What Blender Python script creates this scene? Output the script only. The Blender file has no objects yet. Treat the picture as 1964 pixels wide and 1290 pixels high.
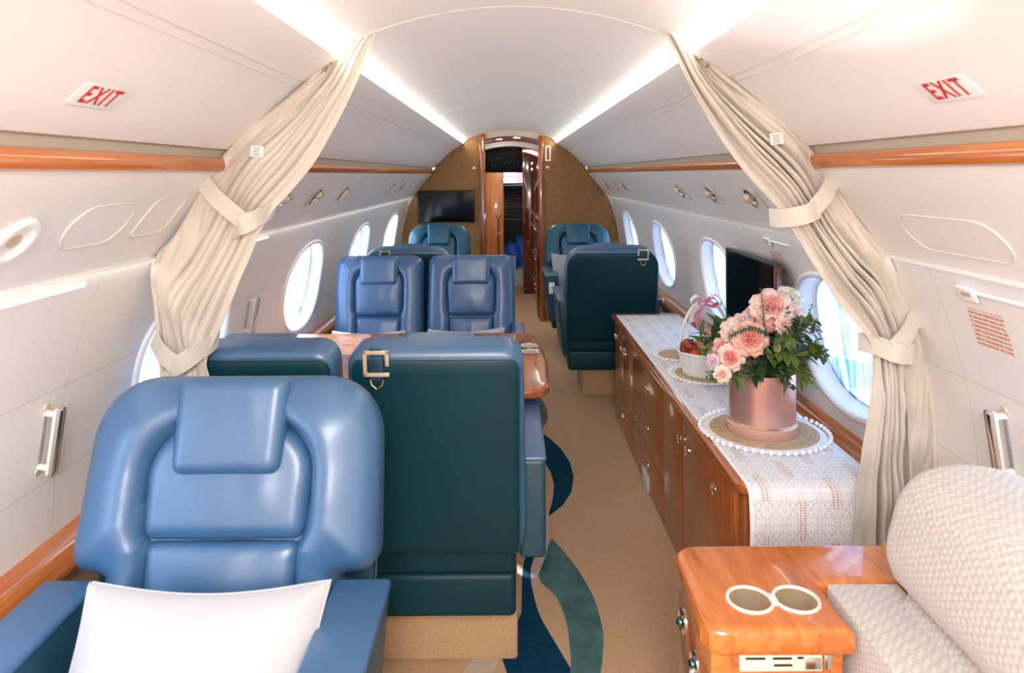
import bpy, bmesh, math, random
import numpy as np
from mathutils import Vector, Matrix, noise as mnoise
random.seed(7)
SC = bpy.context.scene
COL = SC.collection
PI = math.pi
FL = -0.03            # floor level
CX = 0.015            # cabin centre line
Y0, Y1 = -2.6, 6.9    # aft and forward ends of the cabin

# ---------------------------------------------------------------- camera
cam = bpy.data.cameras.new('camera'); co = bpy.data.objects.new('camera', cam); COL.objects.link(co)
co.location = (0, 0, 1.4)
co.rotation_euler = (Matrix.Rotation(PI/2, 3, 'X') @ Matrix.Rotation(math.radians(-0.35), 3, 'Z')).to_euler()
cam.sensor_width = 36; cam.lens = 1350/1964*36
cam.shift_x = 7/1964; cam.shift_y = -311/1964
cam.clip_start = 0.02
cam.dof.use_dof = True; cam.dof.focus_distance = 2.7; cam.dof.aperture_fstop = 4.5
SC.camera = co
# ---------------------------------------------------------------- exposure, world, sun, lamps
SC.view_settings.view_transform = 'Standard'; SC.view_settings.look = 'None'
SC.view_settings.gamma = 1; SC.view_settings.exposure = 1.05
SC.view_settings.use_curve_mapping = False
W = bpy.data.worlds.new('daylight'); SC.world = W; W.use_nodes = True
nt = W.node_tree; bg = nt.nodes['Background']
tc = nt.nodes.new('ShaderNodeTexCoord'); sep = nt.nodes.new('ShaderNodeSeparateXYZ')
rmp = nt.nodes.new('ShaderNodeValToRGB')
rmp.color_ramp.elements[0].position = 0.0; rmp.color_ramp.elements[0].color = (.75, .86, 1, 1)
rmp.color_ramp.elements[1].position = .8; rmp.color_ramp.elements[1].color = (.62, .80, 1, 1)
nt.links.new(tc.outputs['Generated'], sep.inputs[0]); nt.links.new(sep.outputs['Z'], rmp.inputs[0])
nt.links.new(rmp.outputs[0], bg.inputs[0]); bg.inputs[1].default_value = 5.0
SC.cycles.max_bounces = 10; SC.cycles.diffuse_bounces = 6; SC.cycles.transparent_max_bounces = 12
SC.cycles.caustics_reflective = False; SC.cycles.caustics_refractive = False
SC.cycles.sample_clamp_indirect = 6

def lamp(name, kind, loc, energy, color=(1, 1, 1), target=None, **kw):
    l = bpy.data.lights.new(name, kind); l.energy = energy; l.color = color
    for k, v in kw.items(): setattr(l, k, v)
    o = bpy.data.objects.new(name, l); COL.objects.link(o); o.location = loc
    if target is not None:
        o.rotation_euler = (Vector(target)-Vector(loc)).to_track_quat('-Z', 'Y').to_euler()
    return o
lamp('sun', 'SUN', (-6, -3, 8), 60.0, (1, .94, .85), target=(-6+.50, -3-.55, 8-.45), angle=math.radians(1.0))
for yy in (-2.1, -1.2, -.3):
    lamp('aft_ceiling_lamp', 'AREA', (CX, yy, 1.79), 20, (1, .98, .98), target=(CX, yy+.25, 0), shape='RECTANGLE', size=.5, size_y=.5)
lamp('ceiling_patch_fill', 'SPOT', (.44, -.05, .95), 34, (1, .98, .95), target=(.47, 1.16, 1.70), spot_size=math.radians(15), spot_blend=.5, shadow_soft_size=.03)  # both spots are added, without fixtures, to throw the bright ceiling patches
lamp('ceiling_patch_fill', 'SPOT', (.10, -.05, 1.0), 16, (1, .98, .95), target=(.30, 1.22, 1.80), spot_size=math.radians(10), spot_blend=.6, shadow_soft_size=.03)

# ---------------------------------------------------------------- materials
MATS = {}
def nodes(name):
    m = bpy.data.materials.new(name); m.use_nodes = True
    n = m.node_tree; return m, n, n.nodes['Principled BSDF']
def N(n, t, **kw):
    k = n.nodes.new(t)
    for a, b in kw.items(): setattr(k, a, b)
    return k
def mat(name, col, rough=.5, metal=0., coat=0., bump=0., bscale=200., var=0., vscale=8., sheen=0., emis=None, estr=0., spec=.5, cr=.05):
    if name in MATS: return MATS[name]
    m, n, b = nodes(name); MATS[name] = m
    b.inputs['Base Color'].default_value = (*col, 1); b.inputs['Roughness'].default_value = rough
    b.inputs['Metallic'].default_value = metal; b.inputs['Coat Weight'].default_value = coat
    b.inputs['Coat Roughness'].default_value = cr; b.inputs['Sheen Weight'].default_value = sheen
    b.inputs['Specular IOR Level'].default_value = spec
    if emis: b.inputs['Emission Color'].default_value = (*emis, 1); b.inputs['Emission Strength'].default_value = estr
    t = N(n, 'ShaderNodeTexCoord')
    if bump:
        z = N(n, 'ShaderNodeTexNoise'); z.inputs['Scale'].default_value = bscale; z.inputs['Detail'].default_value = 3
        bp = N(n, 'ShaderNodeBump'); bp.inputs['Strength'].default_value = bump; bp.inputs['Distance'].default_value = .002
        n.links.new(t.outputs['Object'], z.inputs['Vector']); n.links.new(z.outputs['Fac'], bp.inputs['Height']); n.links.new(bp.outputs[0], b.inputs['Normal'])
    if var:
        z = N(n, 'ShaderNodeTexNoise'); z.inputs['Scale'].default_value = vscale; z.inputs['Detail'].default_value = 4
        r = N(n, 'ShaderNodeValToRGB'); r.color_ramp.elements[0].position = .3; r.color_ramp.elements[1].position = .7
        r.color_ramp.elements[0].color = (*[c*(1-var) for c in col], 1); r.color_ramp.elements[1].color = (*[min(1, c*(1+var)) for c in col], 1)
        n.links.new(t.outputs['Object'], z.inputs['Vector']); n.links.new(z.outputs['Fac'], r.inputs[0]); n.links.new(r.outputs[0], b.inputs['Base Color'])
    return m
def wood(name, dark, mid, light, stretch=(6, .7, 6), rough=.22, coat=.7, scale=5.):
    if name in MATS: return MATS[name]
    m, n, b = nodes(name); MATS[name] = m
    t = N(n, 'ShaderNodeTexCoord'); mp = N(n, 'ShaderNodeMapping'); mp.inputs['Scale'].default_value = stretch
    z = N(n, 'ShaderNodeTexNoise'); z.inputs['Scale'].default_value = scale; z.inputs['Detail'].default_value = 6; z.inputs['Distortion'].default_value = .6
    z2 = N(n, 'ShaderNodeTexNoise'); z2.inputs['Scale'].default_value = scale*4; z2.inputs['Detail'].default_value = 3
    mx = N(n, 'ShaderNodeMix'); mx.inputs[0].default_value = .35
    r = N(n, 'ShaderNodeValToRGB'); e = r.color_ramp.elements
    e[0].position = .30; e[0].color = (*dark, 1); e[1].position = .72; e[1].color = (*light, 1)
    q = e.new(.5); q.color = (*mid, 1)
    n.links.new(t.outputs['Object'], mp.inputs[0])
    for k in (z, z2): n.links.new(mp.outputs[0], k.inputs['Vector'])
    n.links.new(z.outputs['Fac'], mx.inputs[2]); n.links.new(z2.outputs['Fac'], mx.inputs[3])
    n.links.new(mx.outputs[0], r.inputs[0]); n.links.new(r.outputs[0], b.inputs['Base Color'])
    b.inputs['Roughness'].default_value = rough; b.inputs['Coat Weight'].default_value = coat; b.inputs['Coat Roughness'].default_value = .04
    return m
OFF = (.80, .765, .72)
M_CEIL = mat('ceiling_white', (.83, .815, .81), .55)
def wall_mat():
    m, n, b = nodes('wall_panel'); MATS['wall_panel'] = m
    b.inputs['Roughness'].default_value = .5
    t = N(n, 'ShaderNodeTexCoord'); s = N(n, 'ShaderNodeSeparateXYZ'); n.links.new(t.outputs['Object'], s.inputs[0])
    def line(src, c, w):
        a = N(n, 'ShaderNodeMath', operation='SUBTRACT'); n.links.new(src, a.inputs[0]); a.inputs[1].default_value = c
        q = N(n, 'ShaderNodeMath', operation='ABSOLUTE'); n.links.new(a.outputs[0], q.inputs[0])
        l = N(n, 'ShaderNodeMath', operation='LESS_THAN'); n.links.new(q.outputs[0], l.inputs[0]); l.inputs[1].default_value = w
        return l.outputs[0]
    f = N(n, 'ShaderNodeMath', operation='ADD'); n.links.new(s.outputs['Y'], f.inputs[0]); f.inputs[1].default_value = -1.615+12.7
    g = N(n, 'ShaderNodeMath', operation='MODULO'); n.links.new(f.outputs[0], g.inputs[0]); g.inputs[1].default_value = 1.27
    outs = [line(s.outputs['Z'], .925, .0011), line(s.outputs['Z'], .715, .0011), line(g.outputs[0], .0, .002)]
    a = outs[0]
    for o in outs[1:]:
        k = N(n, 'ShaderNodeMath', operation='MAXIMUM'); n.links.new(a, k.inputs[0]); n.links.new(o, k.inputs[1]); a = k.outputs[0]
    mx = N(n, 'ShaderNodeMix', data_type='RGBA'); n.links.new(a, mx.inputs[0])
    mx.inputs[6].default_value = (.79, .765, .73, 1); mx.inputs[7].default_value = (.60, .54, .47, 1)
    n.links.new(mx.outputs[2], b.inputs['Base Color'])
    bp = N(n, 'ShaderNodeBump'); bp.invert = True; bp.inputs['Strength'].default_value = .4; bp.inputs['Distance'].default_value = .003
    n.links.new(a, bp.inputs['Height']); n.links.new(bp.outputs[0], b.inputs['Normal'])
    return m
M_WALL = wall_mat()
M_TRIMW = mat('white_trim', (.85, .84, .82), .35)
M_GREY = mat('taupe_gap', (.42, .36, .28), .6)
WRAIL = wood('rail_wood', (.30, .075, .016), (.50, .15, .03), (.62, .22, .055), (1, .25, 10), .2, .6, 5)
WDRES = wood('dresser_wood', (.25, .066, .016), (.37, .108, .028), (.48, .155, .045), (9, 9, .5), .28, .5, 4)
WTOP = wood('dresser_top_wood', (.25, .06, .012), (.40, .11, .02), (.50, .16, .035), (8, .5, 8), .12, .9, 4)
WCON = wood('console_wood', (.30, .07, .012), (.52, .15, .028), (.66, .25, .06), (9, 1.1, 9), .2, .7, 3)
WTAB = wood('table_wood', (.26, .07, .02), (.42, .13, .04), (.52, .19, .065), (6, 1, 6), .2, .45, 3)
WDOOR = wood('doorway_wood', (.20, .05, .012), (.36, .10, .02), (.5, .16, .04), (8, 8, .4), .15, .9, 4)
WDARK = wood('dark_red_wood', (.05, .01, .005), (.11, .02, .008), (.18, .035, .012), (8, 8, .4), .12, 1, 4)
LEAF = mat('blue_leather_cushion', (.042, .118, .24), .34, bump=.12, bscale=520, var=.06, vscale=5, spec=.85)
LEAB = mat('shaded_leather_shell', (.0008, .036, .054), .45, bump=.1, bscale=520, var=.08, vscale=4, spec=.28)  # cushion leather darkened for its downward tilt, shade put into the colour
LEAT = mat('warm_lit_leather_cushion', (.010, .105, .175), .34, bump=.12, bscale=520, var=.06, vscale=5, spec=.7)  # blue cushion leather with its teal cast under warm light put into the colour
LEAM = mat('grey_teal_leather_rim', (.016, .065, .10), .4, bump=.12, bscale=520)
CARP = mat('beige_carpet', (.55, .365, .205), .95, bump=.9, bscale=420, var=.14, vscale=160, sheen=.1)
C_NAVY = mat('carpet_navy', (.003, .045, .095), .95, bump=.9, bscale=420, var=.25, vscale=60, spec=.1)
C_TEAL = mat('carpet_teal', (.075, .17, .18), .95, bump=.9, bscale=420, var=.35, vscale=12, spec=.1)
C_DARK = mat('carpet_grey', (.10, .13, .11), .95, bump=.9, bscale=420, var=.2, vscale=60)
C_LITE = mat('carpet_cream', (.55, .46, .38), .95, bump=.9, bscale=420, var=.1, vscale=60)
CURT = mat('champagne_curtain', (.60, .55, .47), .42, bump=.3, bscale=35, sheen=.5, spec=.4)
BANDM = mat('curtain_band', (.64, .59, .51), .5, bump=.3, bscale=60, sheen=.4)
BULK = mat('brown_fabric', (.36, .19, .072), .9, bump=.8, bscale=300, var=.15, vscale=40)
BLACK = mat('black_gloss', (.004, .004, .005), .08, spec=.6)
BLACKM = mat('black_matt', (.012, .012, .013), .5)
GOLD = mat('champagne_gold', (.72, .56, .36), .25, metal=1)
BEIGE = mat('beige_metal', (.70, .58, .42), .35, metal=.3)
CHROME = mat('nickel', (.78, .76, .72), .15, metal=1)
WHITEC = mat('white_cotton', (.45, .45, .465), .9, bump=.5, bscale=300, sheen=.3)
RED = mat('sign_red', (.55, .03, .02), .5)
INK = mat('ink', (.05, .04, .04), .6)
PAPER = mat('white_label', (.82, .82, .84), .5)
def fabric_mat():
    m, n, b = nodes('woven_fabric'); MATS['woven_fabric'] = m
    t = N(n, 'ShaderNodeTexCoord'); mp = N(n, 'ShaderNodeMapping'); mp.inputs['Rotation'].default_value = (.5, .3, .78); mp.inputs['Scale'].default_value = (105, 105, 105)
    c = N(n, 'ShaderNodeTexVoronoi'); c.inputs['Scale'].default_value = 1; c.inputs['Randomness'].default_value = .15
    r = N(n, 'ShaderNodeValToRGB'); r.color_ramp.elements[0].position = .25; r.color_ramp.elements[1].position = .62
    r.color_ramp.elements[0].color = (.56, .545, .535, 1); r.color_ramp.elements[1].color = (.43, .395, .355, 1)
    n.links.new(t.outputs['Object'], mp.inputs[0]); n.links.new(mp.outputs[0], c.inputs['Vector'])
    n.links.new(c.outputs['Distance'], r.inputs[0]); n.links.new(r.outputs[0], b.inputs['Base Color'])
    bp = N(n, 'ShaderNodeBump'); bp.invert = True; bp.inputs['Strength'].default_value = .5; bp.inputs['Distance'].default_value = .003
    n.links.new(c.outputs['Distance'], bp.inputs['Height']); n.links.new(bp.outputs[0], b.inputs['Normal'])
    b.inputs['Roughness'].default_value = .8; b.inputs['Sheen Weight'].default_value = .3
    return m
FABRIC = fabric_mat()
def runner_mat():
    m, n, b = nodes('printed_runner'); MATS['printed_runner'] = m
    t = N(n, 'ShaderNodeTexCoord'); s = N(n, 'ShaderNodeSeparateXYZ'); n.links.new(t.outputs['UV'], s.inputs[0])
    def mt(op, a, c=None, d=None):
        k = N(n, 'ShaderNodeMath', operation=op)
        for i, v in enumerate((a, c, d)):
            if v is None: continue
            if isinstance(v, (int, float)): k.inputs[i].default_value = v
            else: n.links.new(v, k.inputs[i])
        return k.outputs[0]
    u, v = s.outputs['X'], s.outputs['Y']
    # damask: folded coordinates through a noise field, mirrored about each column
    fu = mt('ABSOLUTE', mt('SUBTRACT', mt('FRACT', mt('MULTIPLY', u, 8.)), .5))
    fv = mt('ABSOLUTE', mt('SUBTRACT', mt('FRACT', mt('MULTIPLY', v, 5.2)), .5))
    cm = N(n, 'ShaderNodeCombineXYZ'); n.links.new(fu, cm.inputs[0]); n.links.new(fv, cm.inputs[1])
    z = N(n, 'ShaderNodeTexNoise'); z.inputs['Scale'].default_value = 9; z.inputs['Detail'].default_value = 2; z.inputs['Distortion'].default_value = 1.5
    n.links.new(cm.outputs[0], z.inputs['Vector'])
    grey = mt('GREATER_THAN', z.outputs['Fac'], .53)
    # terracotta diamonds in narrow columns
    col = mt('LESS_THAN', mt('ABSOLUTE', mt('SUBTRACT', mt('FRACT', mt('MULTIPLY', u, 4.)), .5)), .14)
    row = mt('GREATER_THAN', mt('FRACT', mt('ADD', mt('MULTIPLY', v, 2.1), mt('MULTIPLY', mt('FLOOR', mt('MULTIPLY', u, 4.)), .45))), .45)
    a = mt('ABSOLUTE', mt('SUBTRACT', mt('FRACT', mt('MULTIPLY', u, 34.)), .5)); c2 = mt('ABSOLUTE', mt('SUBTRACT', mt('FRACT', mt('MULTIPLY', v, 60.)), .5))
    dia = mt('LESS_THAN', mt('ADD', a, c2), .36)
    red = mt('MULTIPLY', mt('MULTIPLY', col, row), dia)
    edge = mt('GREATER_THAN', mt('ABSOLUTE', mt('SUBTRACT', u, .5)), .475)
    m1 = N(n, 'ShaderNodeMix', data_type='RGBA'); m1.inputs[6].default_value = (.84, .83, .84, 1); m1.inputs[7].default_value = (.58, .59, .63, 1); n.links.new(grey, m1.inputs[0])
    m2 = N(n, 'ShaderNodeMix', data_type='RGBA'); n.links.new(m1.outputs[2], m2.inputs[6]); m2.inputs[7].default_value = (.58, .27, .18, 1); n.links.new(red, m2.inputs[0])
    m3 = N(n, 'ShaderNodeMix', data_type='RGBA'); n.links.new(m2.outputs[2], m3.inputs[6]); m3.inputs[7].default_value = (.88, .87, .87, 1); n.links.new(edge, m3.inputs[0])
    n.links.new(m3.outputs[2], b.inputs['Base Color']); b.inputs['Roughness'].default_value = .85
    return m
RUNNER = runner_mat()
def pane_mat():
    m, n, b = nodes('window_shade_pane'); MATS['window_shade_pane'] = m
    n.nodes.remove(b); out = n.nodes['Material Output']
    t = N(n, 'ShaderNodeTexCoord'); mp = N(n, 'ShaderNodeMapping'); mp.inputs['Scale'].default_value = (1, 11, .9)
    z = N(n, 'ShaderNodeTexNoise'); z.inputs['Scale'].default_value = 2.2; z.inputs['Detail'].default_value = 4; z.inputs['Distortion'].default_value = .8
    r = N(n, 'ShaderNodeValToRGB'); e = r.color_ramp.elements
    e[0].position = .36; e[0].color = (.03, .07, .13, 1); e[1].position = .60; e[1].color = (.25, .29, .35, 1)
    q = e.new(.46); q.color = (.13, .19, .29, 1)
    n.links.new(t.outputs['Object'], mp.inputs[0]); n.links.new(mp.outputs[0], z.inputs['Vector']); n.links.new(z.outputs['Fac'], r.inputs[0])
    tr = N(n, 'ShaderNodeBsdfTranslucent'); tp = N(n, 'ShaderNodeBsdfTransparent'); gl = N(n, 'ShaderNodeBsdfGlossy'); gl.inputs['Roughness'].default_value = .05
    n.links.new(r.outputs[0], tr.inputs[0]); n.links.new(r.outputs[0], tp.inputs[0])
    mx = N(n, 'ShaderNodeMixShader'); mx.inputs[0].default_value = .6; n.links.new(tr.outputs[0], mx.inputs[1]); n.links.new(tp.outputs[0], mx.inputs[2])
    m2 = N(n, 'ShaderNodeMixShader'); m2.inputs[0].default_value = .06; n.links.new(mx.outputs[0], m2.inputs[1]); n.links.new(gl.outputs[0], m2.inputs[2])
    n.links.new(m2.outputs[0], out.inputs[0])
    return m
PANE = pane_mat()
GLOW = mat('cove_lens', (1, .95, .85), .5, emis=(1, .93, .80), estr=12)
GLOW2 = mat('light_slot_lens', (1, .95, .9), .5, emis=(1, .93, .84), estr=1.6)

# ---------------------------------------------------------------- helpers
def link(name, me, parent=None, m=None, smooth=True, kind=None):
    o = bpy.data.objects.new(name, me); COL.objects.link(o)
    if m is not None:
        for x in (m if isinstance(m, (list, tuple)) else [m]): me.materials.append(x)
    if parent is not None: o.parent = parent
    if smooth: me.polygons.foreach_set('use_smooth', [True]*len(me.polygons))
    if kind: o['kind'] = kind
    return o
def mesh(name, v, f, m=None, parent=None, smooth=True, kind=None, xf=None, uv=None, mi=None):
    if xf is not None: v = [xf @ Vector(p) for p in v]
    me = bpy.data.meshes.new(name); me.from_pydata([tuple(p) for p in v], [], [tuple(q) for q in f]); me.update()
    if uv is not None:
        L = me.uv_layers.new(name='UVMap')
        for lp in me.loops: L.data[lp.index].uv = uv[lp.vertex_index]
    o = link(name, me, parent, m, smooth, kind)
    if mi is not None: me.polygons.foreach_set('material_index', mi)
    return o
def sharp(o, deg=35):
    o.data.set_sharp_from_angle(angle=math.radians(deg)); return o
def bm_obj(name, bm, m, parent=None, smooth=True, kind=None, xf=None, ang=35):
    if xf is not None: bm.transform(xf)
    bmesh.ops.recalc_face_normals(bm, faces=bm.faces[:])
    me = bpy.data.meshes.new(name); bm.to_mesh(me); bm.free()
    o = link(name, me, parent, m, smooth, kind)
    if smooth: sharp(o, ang)
    return o
def add_box(bm, x0, x1, y0, y1, z0, z1, r=0., seg=3):
    mt = Matrix.Translation(((x0+x1)/2, (y0+y1)/2, (z0+z1)/2)) @ Matrix.Diagonal((abs(x1-x0), abs(y1-y0), abs(z1-z0), 1))
    g = bmesh.ops.create_cube(bm, size=1, matrix=mt)
    if r > 0:
        es = list({e for v in g['verts'] for e in v.link_edges})
        bmesh.ops.bevel(bm, geom=es, offset=r, segments=seg, profile=.5, affect='EDGES')
def box(name, x0, x1, y0, y1, z0, z1, m, parent=None, r=.0, seg=3, kind=None, xf=None):
    bm = bmesh.new(); add_box(bm, x0, x1, y0, y1, z0, z1, r, seg)
    return bm_obj(name, bm, m, parent, r > 0, kind, xf)
def lathe(bm, prof, c=(0, 0, 0), n=48, xf=None, cap=True):
    rows = []
    T = xf or Matrix.Identity(4)
    for r, z in prof:
        rows.append([bm.verts.new(T @ Vector((c[0]+r*math.cos(2*PI*k/n), c[1]+r*math.sin(2*PI*k/n), c[2]+z))) for k in range(n)])
    for a, b in zip(rows, rows[1:]):
        for k in range(n):
            bm.faces.new((a[k], a[(k+1) % n], b[(k+1) % n], b[k]))
    for rw, i in ((rows[0], 0), (rows[-1], 1)):
        if cap and (prof[0] if i == 0 else prof[-1])[0] > 1e-5:
            try: bm.faces.new(rw if i else rw[::-1])
            except Exception: pass
def tube(bm, pts, r, n=10, closed=False, taper=None):
    pts = [Vector(p) for p in pts]; L = len(pts); rows = []
    up = Vector((0, 0, 1))
    for i, p in enumerate(pts):
        a = pts[(i-1) % L] if (i or closed) else p; b = pts[(i+1) % L] if (i < L-1 or closed) else p
        t = (b-a).normalized()
        if i == 0:
            ref = up if abs(t.z) < .9 else Vector((1, 0, 0)); s = t.cross(ref).normalized()
        else:
            s = (s - t*s.dot(t)).normalized()
        w = t.cross(s); rr = r*(taper(i/(L-1)) if taper else 1)
        rows.append([bm.verts.new(p+(s*math.cos(2*PI*k/n)+w*math.sin(2*PI*k/n))*rr) for k in range(n)])
    for i in range(L if closed else L-1):
        a, b = rows[i], rows[(i+1) % L]
        for k in range(n): bm.faces.new((a[k], a[(k+1) % n], b[(k+1) % n], b[k]))
    if not closed:
        bm.faces.new(rows[0][::-1]); bm.faces.new(rows[-1])
def ball(bm, c, r, s=(1, 1, 1), u=16, v=10):
    bmesh.ops.create_uvsphere(bm, u_segments=u, v_segments=v, radius=r, matrix=Matrix.Translation(c) @ Matrix.Diagonal((*s, 1)))
def ribbon(name, path, wdir, w, th, m, parent=None):
    """strap of width w (along wdir) and thickness th following path"""
    P = catmull([Vector(p) for p in path], 8); wd = Vector(wdir).normalized(); v = []; f = []
    for i, p in enumerate(P):
        t = (P[min(i+1, len(P)-1)]-P[max(i-1, 0)]).normalized(); wv = (wd-t*wd.dot(t)).normalized(); nn = t.cross(wv)
        for a, b in ((-1, -1), (1, -1), (1, 1), (-1, 1)): v.append(p+wv*(a*w/2)+nn*(b*th/2))
    for i in range(len(P)-1):
        for k in range(4): f.append((i*4+k, i*4+(k+1) % 4, i*4+4+(k+1) % 4, i*4+4+k))
    f += [(3, 2, 1, 0), tuple(len(v)-4+k for k in range(4))]
    return sharp(mesh(name, v, f, m, parent), 40)
def catmull(P, n):
    out = []
    for i in range(len(P)-1):
        p0, p1, p2, p3 = P[max(i-1, 0)], P[i], P[i+1], P[min(i+2, len(P)-1)]
        for k in range(n):
            t = k/n
            out.append(.5*((2*p1)+(p2-p0)*t+(2*p0-5*p1+4*p2-p3)*t*t+(3*p1-p0-3*p2+p3)*t**3))
    out.append(P[-1]); return out
def thing(name, label, cat, loc=(0, 0, 0), rz=0., group=None):
    o = bpy.data.objects.new(name, None); COL.objects.link(o); o.empty_display_size = .05
    o.location = loc; o.rotation_euler = (0, 0, rz); o['label'] = label; o['category'] = cat
    if group: o['group'] = group
    return o
def tag(o, label, cat, group=None):
    o['label'] = label; o['category'] = cat
    if group: o['group'] = group
    return o
def rrect(w, h0, h1, r, n=10, rb=None, tap=0.):
    """closed outline, half width w, from h0 to h1, corner radii r (top) and rb (bottom)"""
    rb = r if rb is None else rb; P = []
    for cx, cz, a0, rr in ((w-r, h1-r, 0, r), (-w+r, h1-r, 90, r), (-w+rb, h0+rb, 180, rb), (w-rb, h0+rb, 270, rb)):
        for k in range(n+1):
            a = math.radians(a0+90*k/n); P.append((cx+rr*math.cos(a), cz+rr*math.sin(a)))
    return [(x*(1+tap*(1-(z-h0)/(h1-h0))), z) for x, z in P]
def resample(P, n):
    P = [np.array(p, float) for p in P]; P.append(P[0]); d = [0]
    for a, b in zip(P, P[1:]): d.append(d[-1]+float(np.linalg.norm(b-a)))
    out = []; j = 0
    for k in range(n):
        t = d[-1]*k/n
        while d[j+1] < t: j += 1
        s = (t-d[j])/max(d[j+1]-d[j], 1e-9); out.append(P[j]*(1-s)+P[j+1]*s)
    return np.array(out)
def puff(name, outline, tf, rf, tb, rb, m, parent=None, xf=None, bump=None, n=120, K=22, c=None, mi=None, soft=False):
    """upholstered slab in the x-z plane: front towards -y with thickness tf and rounding rf, back tb / rb"""
    O = resample(outline, n); c = O.mean(0) if c is None else np.array(c)
    rs = [1-(k/K)**1.5 for k in range(K)]
    v = []; f = []
    def dist(p):
        A = O; B = np.roll(O, -1, 0); d = B-A; t = np.clip(((p-A)*d).sum(1)/np.maximum((d*d).sum(1), 1e-12), 0, 1)
        return float(np.sqrt((((A+d*t[:, None])-p)**2).sum(1).min()))
    def side(sign, t, r, bf):
        rows = []
        for i, q in enumerate(rs+[0.]):
            row = []
            for p in (O if q > 0 else O[:1]):
                w = c+(p-c)*q; e = dist(w) if i else 0.
                if soft: h = t*math.sin(min(1, e/r)*PI/2)**.75 if e > 0 else 0
                else: h = t if e >= r else t-r+math.sqrt(max(0, r*r-(r-e)**2))
                if bf: h += bf(w[0], w[1], e)
                row.append(len(v)); v.append((w[0], sign*h, w[1]))
            rows.append(row)
        for a, b in zip(rows, rows[1:]):
            for k in range(n):
                k2 = (k+1) % n
                q = (a[k], a[k2], b[k2], b[k]) if len(b) > 1 else (a[k], a[k2], b[0])
                f.append(q if sign < 0 else q[::-1])
        return rows[0]
    F = side(-1, tf, rf, bump); B = side(1, tb, rb, None)
    for k in range(n): k2 = (k+1) % n; f.append((B[k], B[k2], F[k2], F[k]))
    o = mesh(name, v, f, m, parent, True, xf=xf)
    bm = bmesh.new(); bm.from_mesh(o.data); bmesh.ops.remove_doubles(bm, verts=bm.verts[:], dist=1e-5); bmesh.ops.recalc_face_normals(bm, faces=bm.faces[:]); bm.to_mesh(o.data); bm.free()
    sharp(o, 50); return o
def sst(a, b, x):
    t = max(0, min(1, (x-a)/(b-a))); return t*t*(3-2*t)
def sdbox(x, z, cx, cz, hx, hz, r):
    qx, qz = abs(x-cx)-hx+r, abs(z-cz)-hz+r
    return math.hypot(max(qx, 0), max(qz, 0))+min(max(qx, qz), 0)-r
def text(name, body, size, m, parent, xf, ext=.0008, sx=1.):
    c = bpy.data.curves.new(name, 'FONT'); c.body = body; c.size = size; c.extrude = ext; c.align_x = 'CENTER'; c.align_y = 'CENTER'
    c.materials.append(m); c.offset = size*.018; c.space_character = 1.22 if len(body) > 1 else 1
    t_ = bpy.data.objects.new(name, c); COL.objects.link(t_); bpy.context.view_layer.update()
    me = bpy.data.meshes.new_from_object(t_.evaluated_get(bpy.context.evaluated_depsgraph_get())); bpy.data.objects.remove(t_)
    me.transform(xf @ Matrix.Diagonal((sx, 1, 1, 1))); o = bpy.data.objects.new(name, me); COL.objects.link(o)
    if parent: o.parent = parent; o.matrix_parent_inverse = Matrix.Identity(4)
    return o

# ---------------------------------------------------------------- cabin shell
CEILP = []
R_ = 1.034
for k in range(25):
    x = -.52+1.04*k/24; CEILP.append((x, 1.83-R_+math.sqrt(R_*R_-x*x)))
SIDEP = [(.452, 1.703), (.456, 1.697), (.50, 1.668), (.553, 1.637), (.61, 1.59), (.67, 1.53), (.715, 1.49), (.742, 1.468)]
PSUP = [(.762, 1.410), (.775, 1.39), (.80, 1.362), (.84, 1.318), (.885, 1.262), (.925, 1.208), (.932, 1.194), (.926, 1.186)]
WALLP = [(.938, 1.198), (.950, 1.17), (.975, 1.11), (1.005, 1.02), (1.032, .92), (1.050, .82), (1.060, .72), (1.065, .62), (1.065, .53)]
def extrude(name, prof, side, m, y0=Y0, y1=Y1, ny=20, parent=None, kind='structure', thick=0.):
    v = []; f = []; n = len(prof)
    for j in range(ny+1):
        y = y0+(y1-y0)*j/ny
        for x, z in prof: v.append((CX+side*x, y, z))
    for j in range(ny):
        for i in range(n-1):
            q = (j*n+i, j*n+i+1, (j+1)*n+i+1, (j+1)*n+i); f.append(q if side < 0 else q[::-1])
    o = mesh(name, v, f, m, parent, True, kind); sharp(o, 40)
    if thick:
        s = o.modifiers.new('s', 'SOLIDIFY'); s.thickness = thick; s.offset = -1
    return o
extrude('ceiling', CEILP, 1, M_CEIL, ny=30)
for i, s in enumerate((-1, 1)):
    nm = ('left', 'right')[i]
    extrude('ceiling_slope_'+nm, SIDEP, s, M_CEIL)
    # raised double seam along the sloping panel
    bm = bmesh.new()
    for d in (-.011, .011):
        px, pz = .553+d*.82, 1.637-d*.56
        tube(bm, [(CX+s*px, Y0, pz-.0005), (CX+s*px, Y1, pz-.0005)], .0022, 6)
    bm_obj('trim_%d' % (1+i), bm, mat('seam', (.70, .66, .63), .6), None, True, 'structure')
    # dark gap above the wooden rail
    extrude('trim_%d' % (3+i), [(.742, 1.468), (.752, 1.468), (.756, 1.446)], s, M_GREY)
    # glowing cove lens
    g = extrude('trim_%d' % (5+i), [(.4535, 1.704), (.4565, 1.7235)], s, GLOW)
    # wooden rail
    rail = [(.756, 1.447), (.748, 1.444), (.744, 1.436), (.744, 1.421), (.750, 1.412), (.764, 1.408)]
    extrude('trim_%d' % (7+i), rail, s, WRAIL)
    extrude('wall_'+nm+'_service_panel', PSUP, s, M_TRIMW if False else mat('service_panel', (.79, .77, .745), .45))

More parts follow.
